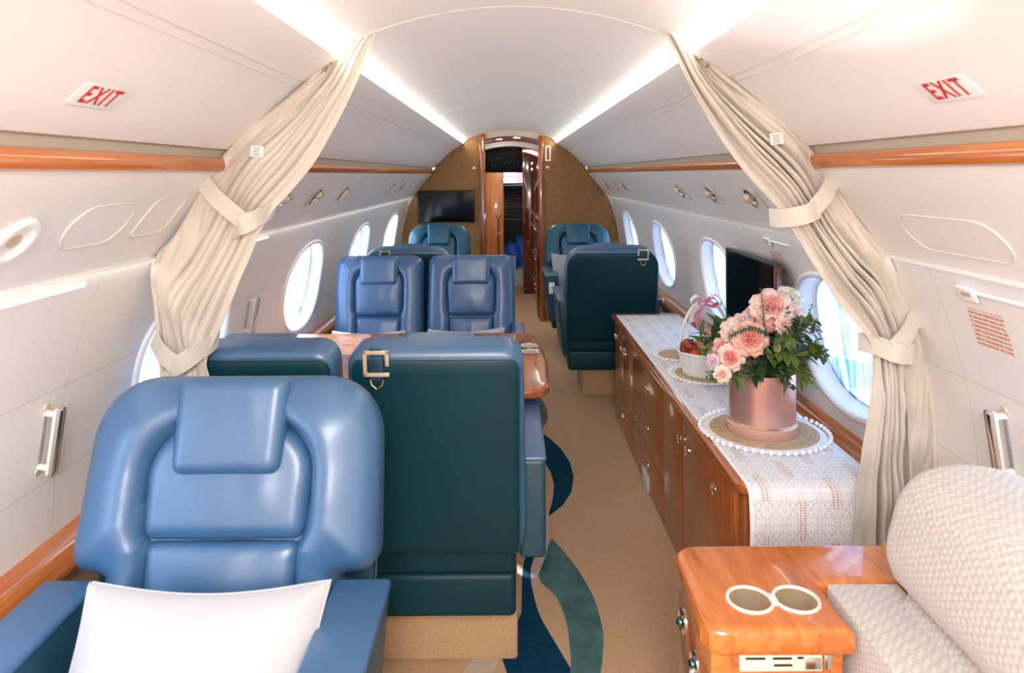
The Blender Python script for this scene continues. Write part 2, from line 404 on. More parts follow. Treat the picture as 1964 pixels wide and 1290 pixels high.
# window walls: arc length parametrised profile with elliptical openings
WP = [Vector((a, b)) for a, b in WALLP]; WP = catmull(WP, 6); WS = [0]
for a, b in zip(WP, WP[1:]): WS.append(WS[-1]+(b-a).length)
def wp(s):
    s = max(0, min(WS[-1], s))
    for i in range(len(WS)-1):
        if WS[i+1] >= s: break
    t = (s-WS[i])/(WS[i+1]-WS[i]); p = WP[i].lerp(WP[i+1], t); d = (WP[i+1]-WP[i]).normalized()
    return p, Vector((-d.y, d.x))      # point and outward (away from cabin) normal
def s_at(z):
    return min(range(400), key=lambda k: abs(wp(WS[-1]*k/399)[0].y-z))*WS[-1]/399
SW = s_at(.852); WA, WB = .305, .216; SP = 1.27; HALF = SP/2
WY = [6.06-SP*k for k in range(7)]
def W3(side, y, s, off=0.):
    p, nn = wp(s); q = p+nn*off if nn.x > 0 else p-nn*off
    return (CX+side*q.x, y, q.y)
NA, NR = 64, 9
def ell(k, g=1.0):
    a = 2*PI*(k+.5)/NA; c, s = math.cos(a), math.sin(a); e = 2/2.25
    return (WA*g*math.copysign(abs(c)**e, c), WB*g*math.copysign(abs(s)**e, s))
def window_wall(side, nm):
    v = []; f = []
    s_lo, s_hi = -SW, WS[-1]-SW
    for yc in WY:
        base = len(v)
        for r in range(NR+1):
            t = (r/NR)
            for k in range(NA):
                ex, es = ell(k, 1.0)
                kx = HALF/abs(ex) if abs(ex) > 1e-9 else 1e9; ks = (s_hi if es > 0 else -s_lo)/abs(es) if abs(es) > 1e-9 else 1e9
                g = min(kx, ks); x, s = ex*(1+(g-1)*t), es*(1+(g-1)*t)
                v.append(W3(side, yc+x, SW+s))
        # cell corners
        for r in range(NR):
            for k in range(NA):
                a, b = base+r*NA+k, base+r*NA+(k+1) % NA; f.append((a, b, b+NA, a+NA))
        for cy, cs in ((HALF, s_hi), (-HALF, s_hi), (-HALF, s_lo), (HALF, s_lo)):
            best = sorted(range(NA), key=lambda k: -((v[base+NR*NA+k][1]-yc)*cy))
            # corner triangle between the last vertex on the side and the last on the top / bottom
            ks = None
            for k in range(NA):
                k2 = (k+1) % NA; e1, e2 = ell(k), ell(k2)
                def onside(e): return HALF/abs(e[0]) < ((s_hi if e[1] > 0 else -s_lo)/abs(e[1]))
                if onside(e1) != onside(e2) and e1[0]*cy > 0 and e2[0]*cy > 0 and e1[1]*cs > 0 and e2[1]*cs > 0: ks = (k, k2)
            if ks:
                v.append(W3(side, yc+cy, SW+cs)); f.append((base+NR*NA+ks[0], base+NR*NA+ks[1], len(v)-1))
    # plain fillers at both ends
    for a, b in ((Y0, WY[-1]-HALF), (WY[0]+HALF, Y1)):
        base = len(v); n = 14
        for y in (a, b):
            for i in range(n+1): v.append(W3(side, y, WS[-1]*i/n))
        for i in range(n): f.append((base+i, base+i+1, base+n+2+i, base+n+1+i))
    o = mesh('wall_'+nm, v, f, M_WALL, None, True, 'structure')
    bm = bmesh.new(); bm.from_mesh(o.data); bmesh.ops.remove_doubles(bm, verts=bm.verts[:], dist=2e-4); bmesh.ops.recalc_face_normals(bm, faces=bm.faces[:]); bm.to_mesh(o.data); bm.free()
    lo = [(1.065, .535), (1.065, .50), (1.05, .35), (1.01, .15), (.97, FL)]
    extrude('wall_'+nm+'_lower', lo, side, mat('lower_side_fabric', (.45, .34, .22), .9))
    led = [(1.068, .578), (1.05, .575), (1.022, .562), (1.005, .545), (.998, .525), (1.003, .508), (1.02, .50), (1.066, .50)]
    extrude('trim_%d' % (9 if side < 0 else 10), led, side, WRAIL)
    return o
wcount = 0
for side, nm in ((-1, 'left'), (1, 'right')):
    window_wall(side, nm)
    for yc in WY:
        wcount += 1
        v = []; f = []
        rings = [(1.075, .0), (1.07, -.006), (1.03, -.010), (.99, -.007), (.975, .004), (.955, .03), (.93, .055), (.90, .058)]
        for g, off in rings:
            for k in range(NA):
                ex, es = ell(k, g); v.append(W3(side, yc+ex, SW+es, off))
        for r in range(len(rings)-1):
            for k in range(NA): a, b = r*NA+k, r*NA+(k+1) % NA; f.append((a, b, b+NA, a+NA))
        wf = mesh('window_%d' % wcount, v, f, M_TRIMW, None, True, 'structure')
        bm = bmesh.new(); bm.from_mesh(wf.data); bmesh.ops.recalc_face_normals(bm, faces=bm.faces[:]); bm.to_mesh(wf.data); bm.free()
        v = [W3(side, yc, SW, .052)]
        for q in range(1, 5):
            for k in range(NA):
                ex, es = ell(k, .93*q/4); v.append(W3(side, yc+ex, SW+es, .052))
        f = [(0, 1+k, 1+(k+1) % NA) for k in range(NA)]
        for q in range(3):
            for k in range(NA): a, b = 1+q*NA+k, 1+q*NA+(k+1) % NA; f.append((a, b, b+NA, a+NA))
        mesh('pane', v, f, PANE, wf, True)
# floor with inlaid carpet ribbons
navy1 = [(.127, 3.972), (.199, 3.846), (.264, 3.67), (.297, 3.491), (.3, 3.323), (.274, 3.16), (.225, 3.035), (.156, 2.934), (.185, 3.084), (.202, 3.239), (.193, 3.381), (.169, 3.504), (.131, 3.615)]
navy2 = [(.156, 2.934), (.138, 2.856), (.111, 2.734), (.087, 2.623), (.071, 2.537), (.074, 2.425), (.093, 2.282), (.128, 2.167), (.177, 2.019), (.219, 1.909), (.014, 1.909), (-.013, 2.019), (-.031, 2.119), (.000, 2.2), (.030, 2.28), (.035, 2.337), (.044, 2.554), (.07, 2.696), (.116, 2.856)]
teal = [(.16, 2.762), (.206, 2.652), (.248, 2.52), (.28, 2.366), (.287, 2.216), (.279, 2.131), (.256, 2.019), (.219, 1.909), (.134, 1.909), (.169, 2.019), (.177, 2.131), (.175, 2.255), (.153, 2.38), (.099, 2.51)]
lite = [(.137, 3.084), (.16, 2.965), (.156, 2.814), (.136, 2.659), (.099, 2.51), (.081, 2.425), (.072, 2.488), (.083, 2.605), (.116, 2.754), (.139, 2.877)]
dark = [(.138, 4.641), (.199, 4.479), (.226, 4.234), (.209, 4.039), (.161, 3.94), (.101, 3.892), (.046, 4.143)]
lit2 = [(-.11, 2.13), (-.031, 2.13), (-.052, 2.019), (-.078, 1.909), (-.156, 1.909), (-.135, 2.019)]
v = [(CX-1.0, Y0, FL), (CX+1.0, Y0, FL), (CX+1.0, 10.6, FL), (CX-1.0, 10.6, FL)]; f = [(0, 1, 2, 3)]; mi = [0]
for j, (P, k) in enumerate(((navy1, 1), (navy2, 1), (teal, 2), (dark, 3), (lit2, 4), (lite, 4))):
    Q = [Vector((a, b)) for a, b in P]; Q = catmull(Q+[Q[0]], 4)[:-1] if P not in (navy1,) else Q
    base = len(v); v += [(a.x, a.y, FL+.0012+.0003*j) for a in Q]; f.append(tuple(range(base, base+len(Q)))); mi.append(k)
fl = mesh('floor', v, f, [CARP, C_NAVY, C_TEAL, C_DARK, C_LITE], None, False, 'structure', mi=mi)
bm = bmesh.new(); bm.from_mesh(fl.data)
for fc in bm.faces:
    if fc.normal.z < 0: fc.normal_flip()
bmesh.ops.triangulate(bm, faces=[q for q in bm.faces if len(q.verts) > 4]); bm.to_mesh(fl.data); bm.free()

for k_, (yy, rr) in enumerate(((1.80, .0028), (4.1, .0016), (3.1, .0008))):
    bm = bmesh.new(); tube(bm, [(CX+x, yy, z-.0005) for x, z in CEILP[2:-2]], rr, 6); bm_obj('trim_%d' % (12+k_), bm, mat('ceiling_seam', (.62, .56, .50) if k_ == 0 else (.8, .77, .75), .6), None, True, 'structure')
for sx_, lb in ((-1, 'left'), (1, 'right')):
    e = thing('ceiling_nozzle', 'tiny round white nozzle on the ceiling beside the %s cove light' % lb, 'nozzle', (CX+sx_*.40, 4.2, 1.7465)); e.rotation_euler = (0, math.radians(22*sx_), 0)
    bm = bmesh.new(); lathe(bm, [(0, 0), (.018, 0), (.016, -.006), (.010, -.009), (0, -.006)], n=20); bm_obj('ring', bm, M_TRIMW, e)
# forward and aft bulkheads
def hull(y):
    R = [(x, z) for x, z in CEILP if x >= 0]
    P = R[:-3]+SIDEP[1:]+[(.744, 1.44), (.76, 1.40)]+PSUP[1:-2]+[(p.x, p.y) for p in WP]+[(1.05, .35), (1.01, .15), (.97, FL)]
    return P
def bulk_piece(name, xa, xb, y, th, m):
    """slice of the bulkhead between xa and xb (cabin-centred coordinates)"""
    H = hull(0); P = [(-x, z) for x, z in H[::-1]]+H[1:]
    def topz(x):
        x = abs(x); best = FL
        for (x0, z0), (x1, z1) in zip(H, H[1:]):
            if (x0 <= x <= x1 or x1 <= x <= x0) and abs(x1-x0) > 1e-9:
                best = max(best, z0+(z1-z0)*(x-x0)/(x1-x0))
        return best
    xs = np.linspace(xa, xb, 40); v = []; f = []
    lo = lambda x: FL if abs(x) < .97 else min([z0+(z1-z0)*(abs(x)-x0)/(x1-x0) for (x0, z0), (x1, z1) in zip(H, H[1:]) if x1 < x0 and x1 <= abs(x) <= x0] or [.6])
    for x in xs:
        zt, zb = topz(x), lo(x)
        for yy in (y, y+th):
            v.append((CX+x, yy, zb)); v.append((CX+x, yy, zt))
    for i in range(len(xs)-1):
        a = i*4; b = a+4
        f += [(a, b, b+1, a+1), (a+2, a+3, b+3, b+2), (a+1, b+1, b+3, a+3)]
    for a in (0, (len(xs)-1)*4): f.append((a, a+1, a+3, a+2))
    return mesh(name, v, f, m, None, False, 'structure')
bulk_piece('wall_front_left', -1.064, -.245, Y1-.02, .05, BULK)
bulk_piece('wall_front_right', .30, 1.064, Y1-.02, .05, BULK)
bulk_piece('wall_back', -1.064, 1.064, Y0-.03, .05, mat('aft_wall', (.6, .5, .4), .7))
# piping where bulkhead meets the lining
H = hull(0); bm = bmesh.new()
for s in (-1, 1): tube(bm, [(CX+s*x, Y1-.022, z) for x, z in H if abs(x) > .33 and z > .1], .006, 6)
bm_obj('trim_11', bm, mat('brown_piping', (.12, .05, .02), .6), None, True, 'structure')
# doorway frame
def zt(x): return 1.83-R_+math.sqrt(R_*R_-x*x)
dr = thing('doorway_frame', 'glossy wooden doorway frame in the brown forward bulkhead', 'door frame', (0, 0, 0)); dr['kind'] = 'structure'
box('frame_post', -.285, -.225, Y1-.045, Y1+.06, FL, zt(.27)-.004, WDOOR, dr, .012)
box('frame_post', .295, .345, Y1-.045, Y1+.06, FL, zt(.33)-.006, WDOOR, dr, .012)
bm = bmesh.new(); tube(bm, [(-.248, Y1-.047, .05), (-.248, Y1-.047, 1.76)], .004, 6); bm_obj('edge_strip', bm, CHROME, dr)
box('latch_plate', -.238, -.222, Y1-.055, Y1-.04, .92, 1.02, CHROME, dr, .005)
# passage beyond the doorway
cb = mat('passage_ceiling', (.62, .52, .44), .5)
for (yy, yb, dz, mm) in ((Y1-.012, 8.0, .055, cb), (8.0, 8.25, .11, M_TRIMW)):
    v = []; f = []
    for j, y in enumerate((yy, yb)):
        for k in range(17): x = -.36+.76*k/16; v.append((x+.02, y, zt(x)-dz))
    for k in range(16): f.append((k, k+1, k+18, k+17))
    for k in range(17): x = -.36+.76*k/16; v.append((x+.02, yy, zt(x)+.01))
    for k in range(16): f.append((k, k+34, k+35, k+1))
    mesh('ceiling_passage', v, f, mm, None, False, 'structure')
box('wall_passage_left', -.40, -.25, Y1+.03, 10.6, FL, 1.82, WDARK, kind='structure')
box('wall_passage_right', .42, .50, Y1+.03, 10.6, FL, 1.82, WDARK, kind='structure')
box('ceiling_cockpit', -.4, .5, 8.25, 10.6, 1.73, 1.78, BLACKM, kind='structure')
for x, y in ((-.10, 7.35), (.09, 7.1)):
    o = box('ceiling_lamp', x-.035, x+.035, y, y+.05, zt(x)-.0615, zt(x)-.0535, GLOW2, None, .002)
    tag(o, 'small warm lamp set in the passage ceiling, '+('left of the two' if x < 0 else 'right of the two'), 'ceiling lamp', 'passage ceiling lamps')
for x, y, e_ in ((-.10, 7.35, 3.0), (.09, 7.1, 2.0), (.02, 8.75, 4.0)):  # last one is an added fill for windscreen daylight, with no fixture
    lamp('passage_lamp_and_fill', 'AREA', (x, y, zt(x)-.075 if y < 8 else 1.70), e_, (1, .93, .85), target=(x, y+.3, 0), size=.06)
# cockpit end with windscreen opening
bm = bmesh.new(); add_box(bm, -.4, .5, 10.5, 10.56, FL, 1.27); add_box(bm, -.4, .5, 10.5, 10.56, 1.43, 1.78); add_box(bm, -.4, -.1, 10.5, 10.56, 1.27, 1.43); add_box(bm, .26, .5, 10.5, 10.56, 1.27, 1.43)
bm_obj('wall_cockpit', bm, BLACKM, None, False, 'structure')
tr = thing('parked_truck', 'white truck with red stripes seen through the cockpit windscreen', 'truck', (.15, 15.5, -1.8))
box('body', -1.6, 1.6, 0, 1.0, .5, 4.2, mat('truck_white', (.36, .36, .40), .5), tr, .05)
for z in (2.93, 3.12, 3.24): box('stripe', -1.61, 1.61, -.01, .02, z, z+.05, mat('truck_red', (.34, .05, .06), .5), tr)
box('door_panel', .02, .16, -.02, .0, 2.95, 3.5, mat('truck_red', (.34, .05, .06), .5), tr, .01)
for x in (-1.1, 1.1):
    bm = bmesh.new(); lathe(bm, [(0, 0), (.45, 0), (.45, .3), (0, .3)], n=24, xf=Matrix.Translation((x, .1, .45)) @ Matrix.Rotation(-PI/2, 4, 'X')); bm_obj('wheel', bm, BLACKM, tr)
g = box('ground', -30, 30, -20, 40, -1.9, -1.8, mat('apron_concrete', (.45, .47, .5), .9), kind='structure')
# cockpit overhead panel
op = thing('overhead_panel', 'black cockpit overhead panel dotted with tiny switches above the aisle', 'control panel', (0, 8.6, 1.42))
box('panel', -.27, .20, 0, .25, 0, .30, mat('cockpit_black', (.003, .003, .004), .6, spec=.2), op, .01)
for k in range(26):
    x, z = random.uniform(-.22, .17), random.uniform(.05, .27)
    box('switch', x-.003, x+.003, -.003, .0, z-.003, z+.003, mat('pale_plastic', (.4, .4, .38), .5) if k % 3 else mat('green_screen', (.05, .25, .2), .4), op)
ip = thing('instrument_panel', 'dark cockpit console with pale rows of switches and levers below the windscreen', 'instrument panel', (.07, 10.1, .0))
box('panel', -.2, .26, 0, .3, FL, 1.24, BLACKM, ip, .01)
for k in range(8): box('switch_row', -.13, .17, -.006, 0, 1.20-.055*k, 1.206-.055*k, mat('pale_plastic', (.4, .4, .38), .5), ip)
for k in range(6): box('lever', -.11+.045*k, -.10+.045*k, -.02, -.006, .93, .98, mat('pale_plastic', (.4, .4, .38), .5), ip, .001)
box('glare_shield', -.14, .17, -.04, 0, .74, .77, mat('teal_grey', (.16, .28, .28), .5), ip, .004)
for s in (-1, 1):
    bm = bmesh.new(); tube(bm, [(.02+s*.15, -.03, 1.1), (.02+s*.12, -.03, .82)], .01, 6); bm_obj('side_strut', bm, mat('pale_plastic', (.4, .4, .38), .5), ip)
pp = thing('passage_partition', 'orange brown wooden partition on the left of the passage', 'partition', (0, 8.0, FL))
box('panel', -.25, -.06, 0, .04, 0, 1.45, wood('partition_wood', (.34, .10, .025), (.52, .18, .045), (.62, .26, .08), (8, 8, .4), .3, .5, 4), pp, .004)
box('end_strip', -.065, -.055, -.012, .04, 0, 1.45, WDOOR, pp, .003)
bm = bmesh.new(); tube(bm, [(-.115, -.03, .52), (-.115, -.03, .93)], .008, 8)
for z in (.60, .76): ball(bm, (-.115, -.03, z), .014)
tube(bm, [(-.15, -.03, .975), (-.115, -.03, .93), (-.08, -.03, .975)], .007, 8); bm_obj('grab_handle', bm, GOLD, pp)
gc = thing('galley_cabinet', 'low glossy red-brown galley cabinet with metal knobs right of the passage', 'cabinet', (0, 0, FL))
box('body', .285, .42, 7.0, 8.3, 0, .97, WDARK, gc, .01)
box('worktop', .275, .42, 6.98, 8.32, .97, 1.0, WTOP, gc, .008)
for z0, z1 in ((.06, .34), (.36, .64), (.66, .94)):
    for y in (7.05, 7.65):
        d = box('drawer', .279, .286, y, y+.56, z0, z1, WDOOR, gc, .003)
        for q in (.14, .42):
            bm = bmesh.new(); ball(bm, (.272, y+q, z1-.08), .012); bm_obj('knob', bm, CHROME, d)
gd = thing('passage_door', 'dark red glossy folding door panel standing open in the passage', 'door', (0, 8.4, FL))
box('panel', .175, .36, 0, .035, 0, 1.76, WDARK, gd, .006)
box('edge', .168, .178, -.006, .041, 0, 1.76, WDOOR, gd, .003)
for z in (1.53, 1.46): box('hinge', .27, .30, -.012, 0, z, z+.045, CHROME, gd, .004)
box('wall_cockpit_step', -.25, .3, 9.0, 9.9, FL, .18, mat('silver_sill', (.6, .6, .62), .4), kind='structure')
blue = mat('blue_plastic', (.02, .18, .80), .35, bump=.6, bscale=20)
for k, (x, y, z, sx, sz, lb) in enumerate(((.02, 9.15, .34, .14, .17, 'crumpled bright blue bag on the left of the cockpit step'), (.19, 9.25, .38, .13, .21, 'tall bright blue bag on the right of the cockpit step'))):
    bm = bmesh.new(); bmesh.ops.create_icosphere(bm, subdivisions=4, radius=1)
    for vv in bm.verts:
        nn = 1+.35*mnoise.noise(vv.co*1.7+Vector((k*5, 0, 0))); vv.co = Vector((vv.co.x*sx*nn, vv.co.y*.1*nn, max(-.97, vv.co.z*nn)*sz*(1.0)))
    o = bm_obj('blue_bag', bm, blue, None, xf=Matrix.Translation((x, y, .18+sz*.97)), ang=25); tag(o, lb, 'bag')
o = box('box', .0, .09, 9.0, 9.04, .18, .36, mat('pale_blue_box', (.45, .6, .85), .6, var=.3, vscale=30), None, .004); o.name = 'printed_packet'
tag(o, 'pale blue printed packet in front of the blue bags', 'packet')

# ---------------------------------------------------------------- bulkhead fittings
tv = thing('bulkhead_television', 'flat black television on the brown forward bulkhead left of the doorway', 'television', (-.605, Y1-.02, 1.09))
box('bezel', -.275, .275, -.035, -.002, -.155, .155, BLACKM, tv, .004)
box('screen', -.268, .268, -.038, -.034, -.148, .148, BLACK, tv)
es = thing('exit_sign', 'small vertical EXIT sign on the bulkhead right of the doorway', 'exit sign', (.388, Y1-.022, 1.60))
box('plate', -.026, .026, -.012, 0, -.072, .072, mat('sign_housing', (.8, .75, .68), .5, emis=(1, .9, .8), estr=.25), es, .004)
box('face', -.016, .016, -.0135, -.011, -.062, .062, mat('sign_face_brown', (.30, .2, .14), .5), es)
for k, ch in enumerate('EXIT'):
    text('letter', ch, .036, RED, es, Matrix.Translation((0, -.0145, .045-.030*k)) @ Matrix.Rotation(PI/2, 4, 'X'))
for x, lb in ((-.335, 'left'), (.385, 'right')):
    b_ = thing('call_button', 'small round nickel call button on the brown bulkhead, %s of the doorway' % lb, 'button', (x, Y1-.02, 1.46))
    bm = bmesh.new(); lathe(bm, [(0, 0), (.018, 0), (.018, .006), (.012, .009), (0, .009)], n=20, xf=Matrix.Rotation(PI/2, 4, 'X')); bm_obj('ring', bm, CHROME, b_)
    bm = bmesh.new(); lathe(bm, [(0, .009), (.008, .009), (.006, .012), (0, .012)], n=16, xf=Matrix.Rotation(PI/2, 4, 'X')); bm_obj('cap', bm, PAPER, b_)

# ---------------------------------------------------------------- frames on the sloping surfaces
def surf(side, P, t, y, off=0.):
    """frame on a profile polyline: origin, x axis along reading direction, y up the panel, z into the cabin"""
    L = [0]; V = [Vector(p) for p in P]
    for a, b in zip(V, V[1:]): L.append(L[-1]+(b-a).length)
    s = L[-1]*t
    for i in range(len(V)-1):
        if L[i+1] >= s: break
    k = (s-L[i])/(L[i+1]-L[i]); p = V[i].lerp(V[i+1], k); d = (V[i]-V[i+1]).normalized()   # d: up the panel
    up = Vector((side*d.x, 0, d.y)); rd = Vector((0, -side, 0)); nn = rd.cross(up)
    m = Matrix((rd, up, nn)).transposed().to_4x4(); m.translation = Vector((CX+side*p.x, y, p.y))+nn*off
    return m
def place(o, M):
    o.matrix_world = M; return o
# EXIT signs on the sloping panels
for side, y, t, lb in ((-1, 1.13, .750, 'left'), (1, 1.096, .750, 'right')):
    e = place(thing('exit_sign', 'red EXIT lettering on a pale label above the near %s wooden rail' % lb, 'exit sign'), surf(side, SIDEP, t, y, .001))
    box('label_plate', -.064, .064, -.024, .024, 0, .0015, PAPER, e, .0005)
    text('lettering', 'EXIT', .052, RED, e, Matrix.Translation((0, 0, .002)), .0004, .72)
# reading lights in the service panels
def reading_light(side, y, lb, rev):
    e = place(thing('reading_light', lb, 'reading light', group='reading lights along the %s service panel' % ('left' if side < 0 else 'right')), surf(side, PSUP[1:6], .45, y, .001))
    bm = bmesh.new(); add_box(bm, -.062, .062, -.048, .048, 0, .003, .0014, 2); bm_obj('plate', bm, mat('light_plate', (.82, .79, .74), .35), e)
    bm = bmesh.new(); tube(bm, [(a_, b_, .0015) for a_, b_ in rrect(.063, -.049, .049, .006, 3)], .0013, 5, closed=True); bm_obj('rim', bm, mat('plate_rim', (.55, .49, .42), .5), e)
    bm = bmesh.new()
    lathe(bm, [(.030, .003), (.034, .007), (.028, .009), (.025, .004), (0, .004)], c=(-.012, .01, 0), n=28)
    bm_obj('socket', bm, CHROME, e)
    bm = bmesh.new(); ball(bm, (-.012, .01, .008), .021); bm_obj('eyeball', bm, BEIGE, e)
    bm = bmesh.new(); tube(bm, [(.012, .012, .012), (.035, .018, .016), (.05, .022, .010)], .006, 8); bm_obj('nozzle', bm, GOLD, e)
    bm = bmesh.new(); add_box(bm, -.046, -.028, -.038, -.014, .002, .010, .003); bm_obj('button', bm, GOLD, e)
    return e
posn = {-1: [(2.58, 'reading light beside the left curtain on the left service panel'), (3.02, 'reading light second from the left curtain, over the big bright window'), (3.52, 'reading light third from the left curtain with a long nozzle'), (5.0, 'reading light nearest us of the far left trio by the television'), (5.5, 'reading light in the middle of the far left trio by the television'), (5.98, 'reading light farthest forward on the left service panel')],
        1: [(2.46, 'reading light beside the right curtain on the right service panel'), (2.95, 'reading light second from the right curtain'), (3.48, 'reading light third from the right curtain'), (5.2, 'reading light nearest us of the far right trio by the bulkhead'), (5.62, 'reading light in the middle of the far right trio by the bulkhead'), (6.12, 'reading light farthest forward on the right service panel')]}
for side in (-1, 1):
    for y, lb in posn[side]: reading_light(side, y, lb, 0)
def blank(name, side, y, w, h, t, lb, cat, rad=None, k2=None):
    o = surf(side, PSUP[1:6], t, y, .0005)
    e = place(thing(name, lb, cat), o)
    P = rrect(w, -h, h, rad or min(w, h), 8); pts = [(p[0], p[1], .001) for p in P]
    bm = bmesh.new(); tube(bm, pts, .0022, 6, closed=True); bm_obj('rim', bm, mat('panel_rim', (.74, .70, .65), .5), e)
    v = [(p[0]*.97, p[1]*.97, .001) for p in P]; mesh('cover', v, [tuple(range(len(v)))], mat('service_panel', (.79, .77, .745), .45), e, False)
    return e
blank('oxygen_mask_cover', -1, 1.44, .105, .055, .50, 'large oval cover outlined on the near left service panel', 'panel cover', .055)
blank('service_hatch', -1, 1.68, .075, .055, .48, 'rounded rectangular hatch outlined beside the oval cover on the near left', 'panel cover', .02)
blank('oxygen_mask_cover', 1, 1.42, .16, .05, .68, 'faint oval cover outlined on the near right service panel', 'panel cover', .05)
e = place(thing('speaker_cover', 'round white recess at the left edge of the near service panel', 'panel cover'), surf(-1, PSUP[1:6], .55, 1.20, .0))
bm = bmesh.new(); lathe(bm, [(0, .002), (.022, .002), (.03, .004), (.036, .010), (.045, .010), (.050, .001), (.050, 0)], n=40); bm_obj('ring', bm, M_TRIMW, e)
bm = bmesh.new(); lathe(bm, [(0, .004), (.014, .004), (.014, .001)], n=24); bm_obj('centre', bm, BEIGE, e)
# light slots under the service panel
WPL = [(p.x, p.y) for p in WP]
for side, y0, y1, lb in ((-1, .9, 1.555, 'long bright light slot under the near left service panel'), (-1, 2.58, 2.74, 'short bright light slot beside the left curtain'),
                         (1, 1.0, 1.50, 'long pale light slot under the near right service panel'), (1, 2.45, 2.62, 'short pale light slot beside the right curtain')):
    e = place(thing('light_slot', lb, 'light strip'), surf(side, WPL, .058 if side < 0 else .085, (y0+y1)/2, .001)); h = (y1-y0)/2
    box('lens', -h, h, -.0028, .0028, 0, .003, GLOW2 if side < 0 else M_TRIMW, e, .001)
    box('housing', -h-.004, h+.004, -.0045, .0045, -.001, .0015, M_TRIMW, e, .001)
# placards and their small labels
def placard_mat():
    m, n, b = nodes('placard_print'); MATS['placard_print'] = m
    t = N(n, 'ShaderNodeTexCoord'); br = N(n, 'ShaderNodeTexNoise'); mp = N(n, 'ShaderNodeMapping'); mp.inputs['Scale'].default_value = (260, 30, 1)
    br.inputs['Scale'].default_value = 1; br.inputs['Detail'].default_value = 1
    s = N(n, 'ShaderNodeSeparateXYZ'); n.links.new(t.outputs['Object'], s.inputs[0])
    k = N(n, 'ShaderNodeMath', operation='MULTIPLY'); n.links.new(s.outputs['Y'], k.inputs[0]); k.inputs[1].default_value = 620.
    sn = N(n, 'ShaderNodeMath', operation='SINE'); n.links.new(k.outputs[0], sn.inputs[0])
    g = N(n, 'ShaderNodeMath', operation='GREATER_THAN'); n.links.new(sn.outputs[0], g.inputs[0]); g.inputs[1].default_value = -.35
    n.links.new(t.outputs['Object'], mp.inputs[0]); n.links.new(mp.outputs[0], br.inputs['Vector'])
    g2 = N(n, 'ShaderNodeMath', operation='GREATER_THAN'); n.links.new(br.outputs['Fac'], g2.inputs[0]); g2.inputs[1].default_value = .40
    mu = N(n, 'ShaderNodeMath', operation='MULTIPLY'); n.links.new(g.outputs[0], mu.inputs[0]); n.links.new(g2.outputs[0], mu.inputs[1])
    mx = N(n, 'ShaderNodeMix', data_type='RGBA'); n.links.new(mu.outputs[0], mx.inputs[0]); mx.inputs[6].default_value = (.80, .76, .72, 1); mx.inputs[7].default_value = (.60, .24, .18, 1)
    n.links.new(mx.outputs[2], b.inputs['Base Color']); return m
PRINT = placard_mat()
for side, y, lb in ((1, 1.47, 'near right, past the curtain'), (1, 2.62, 'beyond the right curtain, above the black monitor')):
    e = place(thing('safety_placard', 'red printed safety placard on the wall panel, '+lb, 'placard'), surf(side, WPL, .205, y, .001))
    box('print', -.055, .055, -.042, .042, 0, .0008, PRINT, e)
    e = place(thing('seat_row_label', 'small white marked label above the placard, '+lb, 'label'), surf(side, WPL, .085, y+.02, .005))
    box('plate', -.028, .028, -.016, .016, 0, .006, M_TRIMW, e, .002)
    box('print', -.016, .016, -.005, .005, .006, .0065, mat('dull_print', (.45, .38, .3), .6), e)
# grips on the window walls
def grip(side, y, z, lb, L=.155):
    ztab = [p[1] for p in WPL]; i = min(range(len(ztab)), key=lambda k: abs(ztab[k]-z)); e = place(thing('wall_grip', lb, 'grip handle'), surf(side, WPL, WS[i]/WS[-1], y, 0))
    bm = bmesh.new(); add_box(bm, -.011, .011, -L/2, L/2, .030, .040, .009, 4); bm_obj('face_plate', bm, CHROME, e)
    bm = bmesh.new(); add_box(bm, -.010, .010, -L/2+.004, L/2-.004, .022, .031, .004, 2); bm_obj('bar', bm, M_TRIMW, e)
    for q in (-1, 1):
        bm = bmesh.new(); tube(bm, [(0, q*(L/2-.018), 0), (0, q*(L/2-.018), .026)], .007, 10); bm_obj('bracket', bm, M_TRIMW, e)
        bm = bmesh.new(); lathe(bm, [(0, 0), (.012, 0), (.010, .004), (0, .004)], c=(0, q*(L/2-.006), 0), n=14); bm_obj('foot', bm, BEIGE, e)
    box('channel', -.006, .006, -L/2+.02, L/2-.02, 0, .003, mat('channel_grey', (.35, .36, .38), .4), e, .001)
grip(-1, 1.555, .815, 'white and nickel grip on the near left window wall, beside the big blue seat')
grip(1, 1.50, .815, 'white and nickel grip on the near right window wall, above the patterned divan')
grip(-1, 2.76, .86, 'small white grip beyond the left curtain, before the bright oval window')
